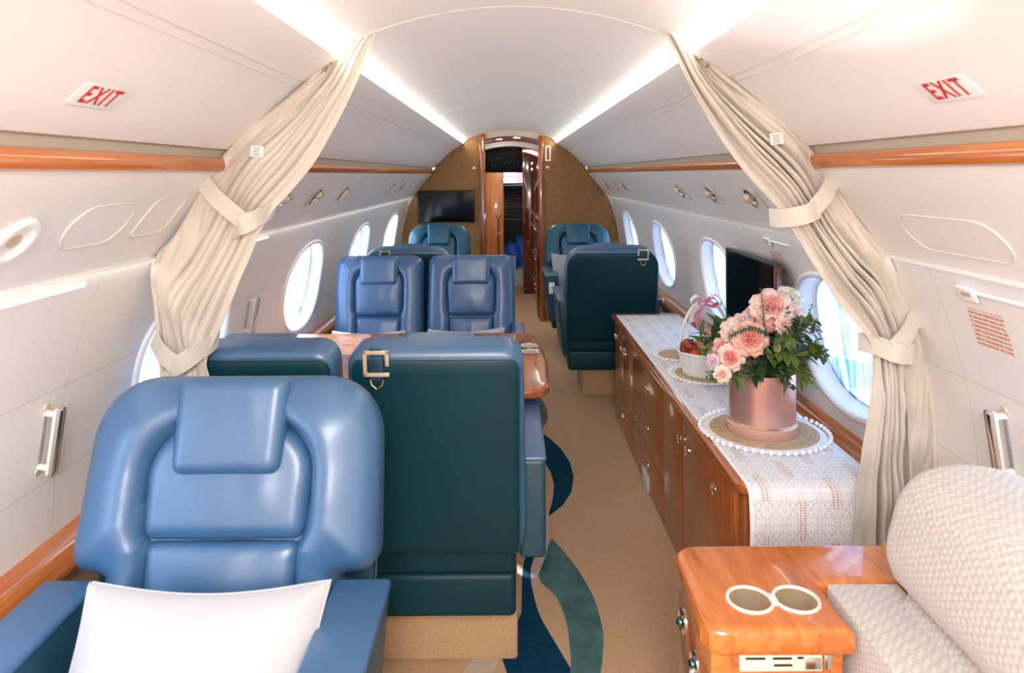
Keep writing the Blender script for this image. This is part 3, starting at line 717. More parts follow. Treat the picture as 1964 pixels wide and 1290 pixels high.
# ---------------------------------------------------------------- seats
def seat(name, lb, x, y, away,  w=.31, rec=18., arms=(-1, 1), aw=.105, cat='armchair', group=None, single=True, hang=1, tray=False, LEAF=LEAF):
    """origin at the floor; faces -Y, turned by pi when away"""
    e = thing(name, lb, cat, (x, y, 0), PI if away else 0., group)
    a = math.radians(rec); T = Matrix.Translation((0, .19, .42)) @ Matrix.Rotation(-a, 4, 'X')
    H = .56/math.cos(a)*math.cos(math.radians(18)) if single else .553/math.cos(a)*1.0
    H = (.955-.42)/math.cos(a)
    nb = w-.075 if single else w-.012
    rt = .125 if single else .055
    P = []
    for k in range(9): q = math.radians(90*k/8); P.append((w-rt+rt*math.cos(q), H-rt+rt*math.sin(q)))
    P += [(-x_, z_) for x_, z_ in P[::-1]]
    cr_ = [(w-.045+.045*math.cos(math.radians(q)), .225-.045*math.sin(math.radians(q))) for q in range(0, 91, 15)]
    if single: P += [(-a_, b_) for a_, b_ in cr_]+[(-nb, .178), (-nb, -.06), (nb, -.06), (nb, .178)]+cr_[::-1]
    else: P += [(-w, 0.0), (-w+.02, -.06), (w-.02, -.06), (w, 0.0)]
    P = [(x_*(1-.035*max(0, z_-.2)/.35), z_) for x_, z_ in P]
    s = w/.31; sm = .245 if single else .215
    ph, pw, lw = .172*s, .165*s, .150*s
    def bolster(x_, z_, e_):
        d = min(sdbox(x_, z_, 0, .33, ph-.004, .145, .11*s), sdbox(x_, z_, 0, .10, lw, .16, .02))
        b = (.044 if single else .026)*math.sqrt(max(0, min(1, d/.05))*(2-max(0, min(1, d/.05))))*math.sqrt(sst(.0, .12*s, e_))
        return b-.012*sst(.012, -.004, d)+.0015*mnoise.noise(Vector((x_*14, z_*14, 1)))
    puff('backrest', P, .055, .035, .055, .03, LEAF, e, T, bolster, n=168, K=34, c=(0, .30))
    def crown(cz, hx, hz, amt, wr=.0):
        def g(x_, z_, e_):
            q = amt*math.cos(min(1, abs(x_)/hx)*PI/2)*math.cos(min(1, abs(z_-cz)/hz)*PI/2)
            return q+wr*mnoise.noise(Vector((x_*20, z_*9, 3)))
        return g
    up = [(x_*(1-.07*max(0, (.36-z_))/.15), z_) for x_, z_ in rrect(ph, sm, .47, .11*s, 10, .022)]
    puff('lumbar_cushion', up, .036, .030, .01, .005, LEAF, e, T @ Matrix.Translation((0, -.034, 0)), crown(.335, ph, .13, .014, .003), n=96, K=18)
    lo = [(x_*(1-.05*(sm-z_)/.25), z_) for x_, z_ in rrect(lw+.006, -.05, sm-.002, .016, 5)]
    puff('lower_cushion', lo, .030, .024, .01, .005, LEAF, e, T @ Matrix.Translation((0, -.034, 0)), crown(sm-.11, lw, .14, .016, .003), n=96, K=16)
    hr = rrect(.114*s if single else .108*s*1.25, H-(.195 if single else .165), H-.003, .026, 6, .022)
    hr = [(x_*(1+.03*(z_-H+.1)/.1), z_) for x_, z_ in hr]
    puff('headrest', hr, .100 if single else .088, .028, .046, .040, LEAF, e, T, crown(H-.09, .12, .12, .006, .003), n=100, K=18)
    # rear shell: leather panel with piping
    P2 = [(max(-w+.022, min(w-.022, x_)), min(z_, H-.03)) for x_, z_ in rrect(w-.022, -.055, H-.022, rt*.75, 8, .02)]
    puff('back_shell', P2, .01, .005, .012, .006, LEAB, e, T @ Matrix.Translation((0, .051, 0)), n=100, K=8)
    bm = bmesh.new(); pz = T @ Matrix.Translation((0, .054, 0)); O = [pz @ Vector((p_[0]*1.012, 0, p_[1]+.002)) for p_ in P2]; tube(bm, O, .0028, 6, closed=True); bm_obj('piping', bm, LEAM, e)
    # seat and base
    bm = bmesh.new(); add_box(bm, -w+.075 if single else -w+.01, w-.075 if single else w-.01, -.33, .16, .33, .465, .045, 5); bm_obj('seat_cushion', bm, LEAF, e)
    wb = w-.03
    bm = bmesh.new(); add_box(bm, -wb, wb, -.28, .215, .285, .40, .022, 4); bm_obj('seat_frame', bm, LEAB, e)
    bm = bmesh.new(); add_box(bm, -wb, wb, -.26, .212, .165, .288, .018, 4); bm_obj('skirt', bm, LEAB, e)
    bm = bmesh.new(); add_box(bm, -wb+(.10 if single else -.005), wb-(.10 if single else -.035), -.25, .10, FL, .168, .012, 2); bm_obj('pedestal', bm, CARP, e)
    for q in arms:
        x0, x1 = (nb if single else w-.02), (nb+aw if single else w+aw-.02)
        if q < 0: x0, x1 = -x1, -x0
        ar = None
        bm = bmesh.new(); add_box(bm, x0, x1, -.36, .195, .24 if single else .32, .60, .014, 4)
        if single:
            for vv in bm.verts:
                if vv.co.z < .45: vv.co.y = vv.co.y*(1-.12*(.45-vv.co.z)/.2); vv.co.x += -q*.03*(.45-vv.co.z)/.2
        ar = bm_obj('armrest', bm, LEAM, e)
        bm = bmesh.new(); add_box(bm, x0-.003, x1+.003, -.365, .19, .588, .606, .008, 3); bm_obj('armrest_pad', bm, LEAF, ar)
    if tray:
        box('tray_plate', -nb-aw+.03, -nb-.03, -.366, -.358, .46, .55, PAPER, e, .004)
    # belt retainer hung on the rear
    if hang:
        hx = hang; TB = T @ Matrix.Translation((hx, .072, H-.030)) @ Matrix.Diagonal((.84*(-1 if hang > 0 else 1), .84, .84, 1)); hg = None
        bm = bmesh.new()
        for pts in ([(-.034, .0, .036), (-.034, 0, -.036)], [(-.034, 0, .036), (.034, 0, .036)], [(-.034, 0, -.036), (.034, 0, -.036)], [(.034, 0, .036), (.034, 0, -.002)]):
            (x0_, _, z0_), (x1_, _, z1_) = pts
            add_box(bm, min(x0_, x1_)-.006, max(x0_, x1_)+.006, -.004, .006, min(z0_, z1_)-.006, max(z0_, z1_)+.006, .002, 2)
        bk = bm_obj('belt_buckle', bm, BEIGE, e, xf=TB)
        bm = bmesh.new(); add_box(bm, -.022, .022, -.006, .009, -.010, .026, .004, 2); add_box(bm, -.020, .020, -.006, .001, -.058, .05, .003, 2); bm_obj('belt_strap', bm, LEAM, e, xf=TB)
        bm = bmesh.new(); tube(bm, [(-.020, .003, -.052), (-.016, .004, -.068), (0, .004, -.082), (.016, .004, -.068), (.020, .003, -.052)], .0042, 8); bm_obj('belt_ring', bm, GOLD, bk, xf=TB)
    return e
seat('wide_armchair', 'large blue leather seat in the left foreground facing us, with a white pillow', -.578, 1.20, False, rec=18, hang=0)
seat('narrow_armchair', 'dark teal seat back with belt buckle, aisle side, just before the table', -.195, 2.17, True, w=.240, rec=10, arms=(-1,), aw=.075, single=False, hang=.150)
seat('narrow_armchair', 'dark teal seat back at the left window, half hidden by curtain and near seat', -.690, 2.17, True, w=.240, rec=10, arms=(), single=False, hang=0)
seat('narrow_armchair', 'blue seat facing us across the table, aisle side of the pair', -.205, 3.60, False, w=.240, rec=10, arms=(1,), aw=.06, single=False, hang=0)
seat('narrow_armchair', 'blue seat facing us across the table, window side of the pair', -.703, 3.60, False, w=.240, rec=10, arms=(), single=False, hang=0)
seat('wide_armchair', 'teal seat back seen from behind at the far end of the sideboard', .632, 4.63, True, w=.293, rec=13, hang=-.18)
seat('wide_armchair', 'dark seat back with buckle behind the facing pair, left window side', -.62, 4.64, True, w=.285, rec=13, hang=.13)
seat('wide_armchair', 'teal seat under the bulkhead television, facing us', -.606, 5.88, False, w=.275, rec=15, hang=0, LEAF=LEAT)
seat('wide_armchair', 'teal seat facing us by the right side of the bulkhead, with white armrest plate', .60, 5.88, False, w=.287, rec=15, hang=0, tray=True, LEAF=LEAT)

# pillows
def pillow(lb, loc, w, h, t, tilt, rz=0., rx=0.):
    P = []
    n = 24
    for (ax, az), (bx, bz) in (((-1, -1), (1, -1)), ((1, -1), (1, 1)), ((1, 1), (-1, 1)), ((-1, 1), (-1, -1))):
        for k in range(n):
            q = k/n; x = ax+(bx-ax)*q; z = az+(bz-az)*q; inn = 1-.075*math.sin(PI*q)
            if abs(bx-ax) > 0: z *= inn-.07*math.sin(PI*q)
            else: x *= inn
            P.append((x*w/2, z*h/2))
    def g(x_, z_, e_): return (.006*mnoise.noise(Vector((x_*9, z_*9, 5)))+.004*math.exp(-e_/.05)*math.sin(x_*95+3*mnoise.noise(Vector((x_*6, 0, 2))))*mnoise.noise(Vector((x_*12, z_*5, 9))))*min(1, e_/.02)
    e = thing('pillow', lb, 'pillow', loc); e.rotation_euler = (math.radians(-tilt), rx, rz)
    puff('cover', P, t/2, h*.42, t/2, h*.42, WHITEC, e, None, g, n=128, K=20, soft=True)
    bm = bmesh.new(); O = resample(P, 96); tube(bm, [(p_[0], 0, p_[1]) for p_ in O], .0022, 6, closed=True); bm_obj('edge_seam', bm, WHITEC, e)
    return e
pillow('white rectangular pillow on the large blue foreground seat', (-.548, 1.19, .545), .44, .30, .13, 38)
pillow('white pillow on the window side seat facing us, top edge just above the table', (-.69, 3.40, .520), .36, .26, .10, 25)
pillow('white pillow on the aisle side seat facing us, top edge just above the table', (-.21, 3.40, .528), .38, .26, .10, 25, rx=math.radians(-1))
pillow('white pillow on the far right teal seat, partly behind the nearer seat back', (.52, 5.80, .60), .34, .30, .10, 20)

# ---------------------------------------------------------------- table
tb = thing('conference_table', 'glossy wooden table with rounded end between the facing pairs of seats', 'table', (0, 0, 0))
P = [(-.99, 2.42)]+[(.06+.08*math.sin(math.radians(q))*1.0, 2.50-.08*math.cos(math.radians(q))) for q in range(0, 91, 15)]
P += [(.147, 2.65), (.150, 2.80), (.143, 2.98), (.128, 3.14)]+[(.045+.075*math.cos(math.radians(q)), 3.225+.075*math.sin(math.radians(q))) for q in range(0, 91, 15)]+[(-.99, 3.30)]
def slab(name, P, z0, z1, r, m, parent=None, seg=4):
    bm = bmesh.new(); vs = [bm.verts.new((x_, y_, z0)) for x_, y_ in P]; fc = bm.faces.new(vs)
    g = bmesh.ops.extrude_face_region(bm, geom=[fc]); bmesh.ops.translate(bm, vec=(0, 0, z1-z0), verts=[q for q in g['geom'] if isinstance(q, bmesh.types.BMVert)])
    es = [q for q in bm.edges if abs(q.verts[0].co.z-q.verts[1].co.z) < 1e-6]
    bmesh.ops.bevel(bm, geom=es, offset=r, segments=seg, profile=.5, affect='EDGES')
    return bm_obj(name, bm, m, parent, True, ang=30)
slab('tabletop', P, .622, .660, .014, WTAB, tb)
v = []; f = []; mi = []
wa = wood('table_inlay_light', (.36, .13, .05), (.46, .19, .08), (.54, .25, .12), (1, 6, 6), .2, .45, 3); wb_ = wood('table_inlay_mid', (.30, .10, .035), (.40, .15, .055), (.47, .2, .08), (6, 1, 6), .2, .45, 3)
for i in range(6):
    for j in range(4):
        x0 = -.96+.165*i; y0 = 2.49+.195*j; b0 = len(v); v += [(x0, y0, .6604), (x0+.163, y0, .6604), (x0+.163, y0+.193, .6604), (x0, y0+.193, .6604)]; f.append((b0, b0+1, b0+2, b0+3)); mi.append((i+j) % 2)
mesh('inlay_panel', v, f, [wa, wb_], tb, False, mi=mi)
box('table_leg', -.55, -.40, 2.72, 3.0, FL, .625, WDRES, tb, .01)
bm = bmesh.new()
for yy in (2.93, 3.03): lathe(bm, [(.040, .660), (.042, .664), (.036, .665), (.034, .661), (0, .6608)], c=(.085, yy, 0), n=32)
bm_obj('cup_holder', bm, CHROME, tb)

# ---------------------------------------------------------------- sideboard
sb = thing('sideboard', 'long low glossy wooden sideboard with round nickel latches along the right wall', 'cabinet', (0, 0, 0))
box('body', .628, 1.0, 1.89, 4.14, FL, .545, WDRES, sb, .006)
P = [(.665, 1.85), (1.0, 1.85), (1.0, 4.17), (.60, 4.17), (.60, 1.915)]+[(.665-.065*math.cos(math.radians(q)), 1.915-.065*math.sin(math.radians(q))) for q in range(15, 90, 15)]
slab('top', P, .540, .576, .015, WTOP, sb, 5)
bm = bmesh.new(); lathe(bm, [(0, FL), (.045, FL), (.045, .54), (0, .54)], c=(.672, 1.93, 0), n=28); bm_obj('corner_post', bm, wood('post_wood', (.16, .03, .008), (.27, .055, .012), (.36, .09, .02), (12, 12, .4), .15, .9, 4), sb)
def latch(parent, x, y, z, rr=.020):
    bm = bmesh.new(); XF = Matrix.Translation((x, y, z)) @ Matrix.Rotation(-PI/2, 4, 'Y')
    lathe(bm, [(0, 0), (rr, 0), (rr, .003), (rr*.8, .006), (rr*.75, .003), (0, .003)], n=24, xf=XF)
    o = bm_obj('latch', bm, CHROME, parent); bm = bmesh.new(); add_box(bm, x-.009, x-.002, y-.004, y+.004, z-rr*.6, z+rr*.6, .002, 2); bm_obj('thumb_turn', bm, GOLD, parent); return o
def front(kind, y0, y1, z0, z1, ls):
    o = box(kind, .619, .630, y0+.002, y1-.002, z0+.002, z1-.002, WDRES, sb, .0018, 2)
    for (yy, zz) in ls: latch(o, .619, yy, zz)
    return o
front('door', 1.95, 2.515, FL+.01, .53, [(2.14, .44), (2.46, .432)])
front('door', 2.515, 2.83, FL+.01, .53, [(2.57, .432)])
front('drawer', 2.83, 3.53, .31, .53, [(3.17, .43)])
front('drawer', 2.83, 3.53, .16, .31, [(3.17, .25)])
front('drawer', 2.83, 3.53, FL+.01, .16, [(3.17, .085)])
front('door', 3.53, 3.835, .15, .53, [(3.78, .43)])
front('door', 3.835, 4.13, .15, .53, [(3.89, .43), (4.10, .455)])
front('drawer', 3.53, 4.13, FL+.01, .15, [(3.86, .07)])
o = box('outlet_cover', .613, .619, 3.14, 3.27, FL+.005, .045, PAPER, sb, .002); 
# runner
def runner():
    v = []; f = []; uv = []
    path = [(4.10, .5775)]+[(4.10-2.22*k/60, .5775) for k in range(1, 61)]+[(1.855, .575), (1.838, .565), (1.834, .55)]+[(1.834-.004*math.sin(k*.6), .55-.56*k/24) for k in range(1, 25)]
    d = 0; L = []
    for i, (y, z) in enumerate(path):
        if i: d += math.hypot(y-path[i-1][0], z-path[i-1][1])
        L.append(d)
    n = 24
    for i, (y, z) in enumerate(path):
        for k in range(n+1):
            u = k/n; x = .622+.365*u
            dz = .0006*math.sin(y*9+u*7) if z > .57 else 0; dy = 0 if z > .56 else -.006*(1+math.sin(u*9+1))*min(1, (.56-z)*4)
            v.append((x, y+dy, z+abs(dz))); uv.append((u, L[i]/.40))
    for i in range(len(path)-1):
        for k in range(n): a = i*(n+1)+k; f.append((a, a+1, a+n+2, a+n+1))
    o = mesh('table_runner', v, f, RUNNER, None, True, uv=uv)
    s = o.modifiers.new('s', 'SOLIDIFY'); s.thickness = .0012; s.offset = 1
    return tag(o, 'white printed table runner draped along the sideboard and over its near end', 'table runner')
runner()
TOPZ = .5785
JUTE = mat('jute', (.50, .36, .22), .9, bump=1., bscale=160, var=.2, vscale=60); LACE = mat('white_lace', (.86, .85, .86), .9, bump=.6, bscale=200)
def placemat(lb, x, y, r, n):
    e = thing('round_placemat', lb, 'placemat', (x, y, TOPZ+.0015))
    bm = bmesh.new()
    prof = [(0, .001)]
    k = 0; q = .006
    while q < r*.80: prof += [(q, .004), (q+.004, .0055), (q+.008, .004)]; q += .008
    lathe(bm, prof+[(r*.80, 0)], n=64); bm_obj('jute_disc', bm, JUTE, e)
    bm = bmesh.new(); lathe(bm, [(r*.79, .0), (r*.79, .004), (r*.86, .0045), (r*.93, .003), (r*.95, 0)], n=80)
    for v_ in bm.verts: pass
    bm_obj('lace_border', bm, LACE, e)
    bm = bmesh.new()
    for k in range(n):
        a = 2*PI*k/n; ball(bm, (r*.985*math.cos(a), r*.985*math.sin(a), .006), .0075 if r > .15 else .006, u=10, v=6)
    bm_obj('pompom_fringe', bm, LACE, e); return e
VX, VY = .800, 2.235
placemat('round jute placemat with white pompom edge under the rose gold flower box', VX+.005, VY, .198, 52)
placemat('round white-edged placemat under the wicker basket', .800, 2.86, .150, 44)
placemat('small round placemat beyond the basket, jute centre showing', .765, 3.17, .115, 36)
RG = mat('rose_gold', (.80, .47, .40), .30, metal=.75, bump=.15, bscale=300); RGL = mat('rose_gold_lid', (.82, .50, .42), .35, metal=.55)
hb = thing('flower_box', 'round rose gold hat box full of pink roses on the sideboard', 'flower pot', (VX, VY, TOPZ+.007))
bm = bmesh.new(); lathe(bm, [(0, .03), (.102, .03), (.102, .192), (.0985, .192), (.0985, .165), (0, .165)], n=72); bm_obj('box_wall', bm, RG, hb)
bm = bmesh.new(); lathe(bm, [(0, 0), (.106, 0), (.107, .003), (.107, .030), (.1035, .033), (.102, .033)], n=72); bm_obj('base_lid', bm, RGL, hb)
bm = bmesh.new(); lathe(bm, [(.102, .033), (.1035, .035), (.102, .037)], n=72); bm_obj('gold_line', bm, GOLD, hb)

# ---------------------------------------------------------------- flowers
def petal(bm, M, w, h, curl, mi, nu=6, nv=6):
    rows = []
    for j in range(nv+1):
        t = j/nv; row = []
        ww = w*math.sin(PI*min(1, .18+.70*t))**.8
        for i in range(nu+1):
            s = 2*i/nu-1
            cup = .28*w*(1-s*s)
            row.append(bm.verts.new(M @ Vector((s*ww, -cup*.9+curl*h*t*t*1.0+ .25*w*abs(s)**2*(t-.2), h*t*(1-.10*s*s)))))
        rows.append(row)
    for a, b in zip(rows, rows[1:]):
        for i in range(nu):
            q = bm.faces.new((a[i], a[i+1], b[i+1], b[i])); q.material_index = mi
def rose(lb, pos, r, face, cols, group='roses in the rose gold box', nm='rose', cat='rose', base=None):
    r *= .90
    e = thing(nm, lb, cat, pos, 0, group)
    d = Vector(face).normalized(); R = d.to_track_quat('Z', 'Y').to_matrix().to_4x4()
    bm = bmesh.new(); rnd = random.Random(hash(lb) % 9999 if False else int(pos[0]*9999+pos[2]*777))
    for ring, (n, rad, tilt, h, w, curl) in enumerate(((3, .10, 4, .75, .26, -.15), (4, .22, 10, .85, .34, -.05), (5, .36, 20, .92, .44, .10), (6, .48, 34, .95, .52, .28), (7, .56, 52, .98, .58, .45))):
        for k in range(n):
            a = 2*PI*k/n+ring*.7+rnd.uniform(-.15, .15)
            M = Matrix.Translation((0, 0, -r*.45)) @ Matrix.Rotation(a, 4, 'Z') @ Matrix.Translation((0, rad*r*.55, 0)) @ Matrix.Rotation(math.radians(-tilt+rnd.uniform(-4, 4)), 4, 'X') @ Matrix.Rotation(PI, 4, 'Z') @ Matrix.Diagonal((1, -1, 1, 1))
            petal(bm, M, w*r*1.1, h*r*1.05, curl, 0 if ring < 3 else 1)
    bl = bm_obj('bloom', bm, [cols[0], cols[1]], e, xf=R, ang=60)
    s = bl.modifiers.new('s', 'SOLIDIFY'); s.thickness = .0008
    b0 = Vector(base or (VX, VY, TOPZ+.17))-Vector(pos)
    mid = -d*r*.9
    bm = bmesh.new(); tube(bm, catmull([mid*.4, mid+b0*.15, b0*.6, b0], 5), .0024, 7)
    for k in range(5):
        a = 2*PI*k/5; c_ = R @ Vector((math.cos(a)*r*.35, math.sin(a)*r*.35, -r*.40)); tube(bm, [mid*.5, c_*1.05], .0028, 5, taper=lambda t: 1.2-.9*t)
    bm_obj('stem', bm, mat('stem_green', (.10, .17, .04), .6), e)
    return e
def pm(nm, c): return mat('petal_'+nm, c, .6, sheen=.2, var=.06, vscale=60)
PINK, BLUSH, CORAL, CREAM, LILAC, SALM = pm('pink', (.80, .36, .33)), pm('blush', (.85, .62, .56)), pm('coral', (.82, .30, .24)), pm('cream', (.84, .76, .62)), pm('lilac', (.70, .50, .58)), pm('salmon', (.85, .47, .38))
def wpt(px, py, y): return ((px-975)*y/1350, y, 1.4-(py-334)*y/1350)
R_SPEC = [(1478, 590, 2.22, .056, (-.3, -1, .8), (PINK, BLUSH), 'largest pale pink rose standing at the top of the bouquet'),
          (1437, 652, 2.13, .046, (-.2, -1, .35), (CORAL, SALM), 'open coral pink rose at the bouquet middle'),
          (1399, 688, 2.14, .036, (-.35, -1, .3), (CORAL, BLUSH), 'blush rose with a coral heart at lower left of the bouquet'),
          (1386, 668, 2.22, .034, (-.7, -.8, .4), (PINK, SALM), 'small pink rose leaning left, just above the blush one'),
          (1383, 720, 2.12, .023, (-.3, -1, .1), (SALM, CREAM), 'little peach rosebud drooping over the left rim'),
          (1362, 697, 2.16, .024, (-1, -.5, .1), (LILAC, LILAC), 'small lilac pink bloom at the leftmost edge'),
          (1406, 635, 2.20, .038, (-.4, -.9, .7), (CREAM, BLUSH), 'cream rose behind the dark drooping frond'),
          (1450, 607, 2.28, .036, (-.4, -.8, .8), (CORAL, SALM), 'salmon rose left of the largest rose'),
          (1443, 628, 2.26, .030, (-.3, -1, .5), (PINK, BLUSH), 'pink rose tucked under the salmon one'),
          (1516, 571, 2.34, .040, (.2, -.8, .9), (CREAM, CREAM), 'pale cream rose at the top right of the bouquet'),
          (1520, 598, 2.26, .036, (.4, -.8, .7), (BLUSH, BLUSH), 'blush rose under the pale cream rose'),
          (1505, 627, 2.17, .028, (.2, -1, .4), (SALM, BLUSH), 'small salmon rosebud among the right hand leaves'),
          (1543, 628, 2.26, .028, (.8, -.7, .5), (CREAM, BLUSH), 'cream rosebud at the right edge of the bouquet'),
          (1420, 616, 2.28, .032, (-.7, -.5, .8), (BLUSH, LILAC), 'pale lilac rose at the upper left of the bouquet'),
          (1470, 622, 2.20, .026, (-.1, -1, .5), (SALM, PINK), 'pink rosebud directly below the largest rose')]
for px, py, y, r, fc, cl, lb in R_SPEC: rose(lb, tuple(wpt(px, py, y)), r, fc, cl)
GR1 = mat('leaf_dark', (.028, .065, .020), .45, var=.3, vscale=40); GR2 = mat('leaf_olive', (.10, .14, .025), .5, var=.25, vscale=40); GR3 = mat('leaf_blue', (.06, .12, .09), .55)
def leaf(bm, p, d, up, L, w, mi=0, lob=False):
    d = d.normalized(); s = d.cross(up)
    if s.length < 1e-3: s = Vector((1, 0, 0))
    s.normalize(); nn = s.cross(d)
    K = 5; rows = []
    for j in range(K+1):
        t = j/K; ww = w*math.sin(PI*(.06+.94*t)**.8)*(1+(.25*math.cos(t*14) if lob else 0)) if j < K else .0004
        c = p+d*L*t-nn*L*.25*t*t
        rows.append([bm.verts.new(c-s*ww+nn*ww*.25), bm.verts.new(c), bm.verts.new(c+s*ww+nn*ww*.25)])
    for a, b in zip(rows, rows[1:]):
        for i in range(2):
            q = bm.faces.new((a[i], a[i+1], b[i+1], b[i])); q.material_index = mi
def sprig(lb, pts, nl, L, w, m, spread=1., group='greenery in the rose gold box', seed=1, lob=False, cat='foliage', name='leafy_sprig'):
    rnd = random.Random(seed); P = catmull([Vector(q) for q in pts], 8)
    e = thing(name, lb, cat, tuple(P[0]), 0, group); o0 = P[0]
    bm = bmesh.new(); tube(bm, [q-o0 for q in P], .002, 6, taper=lambda t: 1.1-.7*t); bm_obj('stem', bm, mat('stem_green', (.10, .17, .04), .6), e)
    bm = bmesh.new()
    for k in range(nl):
        t = .10+.90*(k+.5)/nl; i = min(len(P)-2, int(t*(len(P)-1))); p = P[i].lerp(P[i+1], t*(len(P)-1)-i)-o0; tg = (P[i+1]-P[i]).normalized()
        a = k*2.4+rnd.uniform(-.4, .4); ref = tg.orthogonal().normalized(); sd = Matrix.Rotation(a, 3, tg) @ ref
        d = sd*spread+tg*.6
        leaf(bm, p, d, Vector((rnd.uniform(-.3, .3), rnd.uniform(-.3, .3), 1)), L*rnd.uniform(.7, 1.15), w*rnd.uniform(.8, 1.15), 0, lob)
    bm_obj('leaves', bm, m, e, ang=80); return e
c0 = (VX, VY, TOPZ+.17)
def T_(px, py, y): return tuple(wpt(px, py, y))
SPR = [('dense dark green sprig filling the bouquet right side', [c0, T_(1500, 690, 2.15), T_(1560, 660, 2.18)], 34, .05, .013, GR1),
       ('dark green sprig hanging over the right rim of the box', [c0, T_(1520, 700, 2.14), T_(1545, 735, 2.13)], 26, .042, .013, GR2),
       ('dark green sprig reaching farthest right towards the window', [c0, T_(1540, 680, 2.22), T_(1582, 690, 2.24)], 22, .034, .010, GR1),
       ('olive green sprig in the middle right of the bouquet', [c0, T_(1500, 660, 2.13), T_(1512, 650, 2.08)], 22, .045, .013, GR2),
       ('dark leafy sprig in the bouquet centre behind the coral rose', [c0, T_(1470, 690, 2.17), T_(1462, 655, 2.20)], 30, .045, .012, GR1),
       ('dark leafy sprig low at the centre front of the box', [c0, T_(1455, 705, 2.13), T_(1448, 722, 2.10)], 24, .042, .012, GR1),
       ('green sprig low at the left rim under the blush rose', [c0, T_(1430, 712, 2.14), T_(1408, 735, 2.12)], 20, .042, .010, GR2),
       ('thin green sprig trailing at the far lower left of the bouquet', [c0, T_(1400, 712, 2.15), T_(1355, 722, 2.14)], 16, .024, .007, GR1),
       ('green sprig rising between the top roses', [c0, T_(1500, 640, 2.22), T_(1505, 598, 2.20)], 22, .036, .010, GR2),
       ('blue green feathery sprig sticking up at upper right', [c0, T_(1535, 640, 2.26), T_(1556, 588, 2.27)], 30, .018, .003, GR3),
       ('dark sprig at the right back of the bouquet', [c0, T_(1535, 650, 2.28), T_(1560, 635, 2.30)], 26, .042, .012, GR1),
       ('dark sprig hugging the right front rim of the box', [c0, T_(1495, 715, 2.12), T_(1510, 745, 2.11)], 18, .036, .011, GR1),
       ('olive sprig filling the upper right of the bouquet', [c0, T_(1525, 650, 2.20), T_(1558, 618, 2.20)], 30, .040, .013, GR2),
       ('dark green sprig between the rosebuds at upper right', [c0, T_(1515, 650, 2.16), T_(1530, 622, 2.13)], 28, .038, .012, GR1),
       ('olive sprig standing over the right rim, near the window', [c0, T_(1545, 690, 2.15), T_(1572, 672, 2.13)], 28, .040, .013, GR2),
       ('mid green sprig between the centre and right of the bouquet', [c0, T_(1490, 680, 2.10), T_(1530, 690, 2.08)], 30, .042, .012, GR2)]
for k, (lb, pts, n_, L, w, m) in enumerate(SPR): sprig(lb, pts, n_, L, w, m, seed=k+3, lob=(k in (0, 1, 2, 5, 10, 11)))
sprig('dark bristly frond arching left over the coral rose', [T_(1480, 660, 2.20), T_(1462, 640, 2.12), T_(1430, 632, 2.10), T_(1397, 646, 2.10)], 110, .015, .0022, GR3, 1.2, seed=77, name='bristly_frond')
sprig('thin upright bristly frond left of the largest rose', [T_(1468, 650, 2.18), T_(1462, 600, 2.15), T_(1458, 556, 2.15)], 60, .013, .0022, GR3, 1.2, seed=78, name='bristly_frond')

# ---------------------------------------------------------------- wicker basket with its contents
bx, by = .800, 2.87
bk = thing('wicker_basket', 'white wicker basket with a hooped handle on the sideboard', 'basket', (bx, by, TOPZ+.007))
bm = bmesh.new(); nr = 13
for j in range(nr):
    z = .006+.0066*j; rr = .088+.020*(j/nr)
    tube(bm, [((rr+.0022*math.sin(k*PI+j*PI))*math.cos(2*PI*k/48), (rr+.0022*math.sin(k*PI+j*PI))*math.sin(2*PI*k/48), z) for k in range(48)], .0036, 6, closed=True)
for k in range(24):
    a = 2*PI*k/24; tube(bm, [(.088*math.cos(a), .088*math.sin(a), 0), (.110*math.cos(a), .110*math.sin(a), .092)], .0028, 6)
lathe(bm, [(0, .001), (.088, .001), (.088, .006), (0, .006)], n=40)
bm_obj('woven_body', bm, mat('white_wicker', (.82, .80, .76), .6), bk)
bm = bmesh.new()
for d in (-.003, .003): tube(bm, [(-.105*math.cos(PI*k/24), d*2, .085+.21*math.sin(PI*k/24)) for k in range(25)], .005, 8)
bm_obj('handle', bm, mat('white_wicker', (.82, .80, .76), .6), bk)
bm = bmesh.new(); tube(bm, [(.112*math.cos(2*PI*k/48), .112*math.sin(2*PI*k/48), .092) for k in range(48)], .0055, 8, closed=True); bm_obj('rim', bm, mat('white_wicker', (.82, .80, .76), .6), bk)
WR = mat('white_satin', (.86, .84, .84), .35, sheen=.3); MAG = mat('magenta_satin', (.62, .03, .22), .4, sheen=.3); PNK = mat('pink_satin', (.75, .25, .5), .4)
rb = thing('ribbon_bow', 'white and magenta ribbon bow tied on the basket handle', 'ribbon', (bx-.01, by-.02, TOPZ+.298))
for k, (dx, mm, sz) in enumerate(((-1, WR, .055), (1, WR, .06), (1, MAG, .042), (-1, PNK, .03))):
    P = [(0, 0, 0), (dx*sz*.6, -.015-.004*k, sz*.55), (dx*sz*1.1, -.018-.004*k, sz*.1), (dx*sz*.6, -.015-.004*k, -sz*.25), (0, -.006*k, 0)]
    ribbon('loop', P, (0, 1, .2), .026, .0012, mm, rb)
ribbon('tail', [(-.01, -.02, 0), (-.035, -.022, -.05), (-.030, -.024, -.105)], (1, .4, 0), .018, .0012, PNK, rb)
ribbon('tail', [(.0, -.02, 0), (-.05, -.03, -.03), (-.065, -.03, -.075)], (1, .4, 0), .02, .0012, WR, rb)
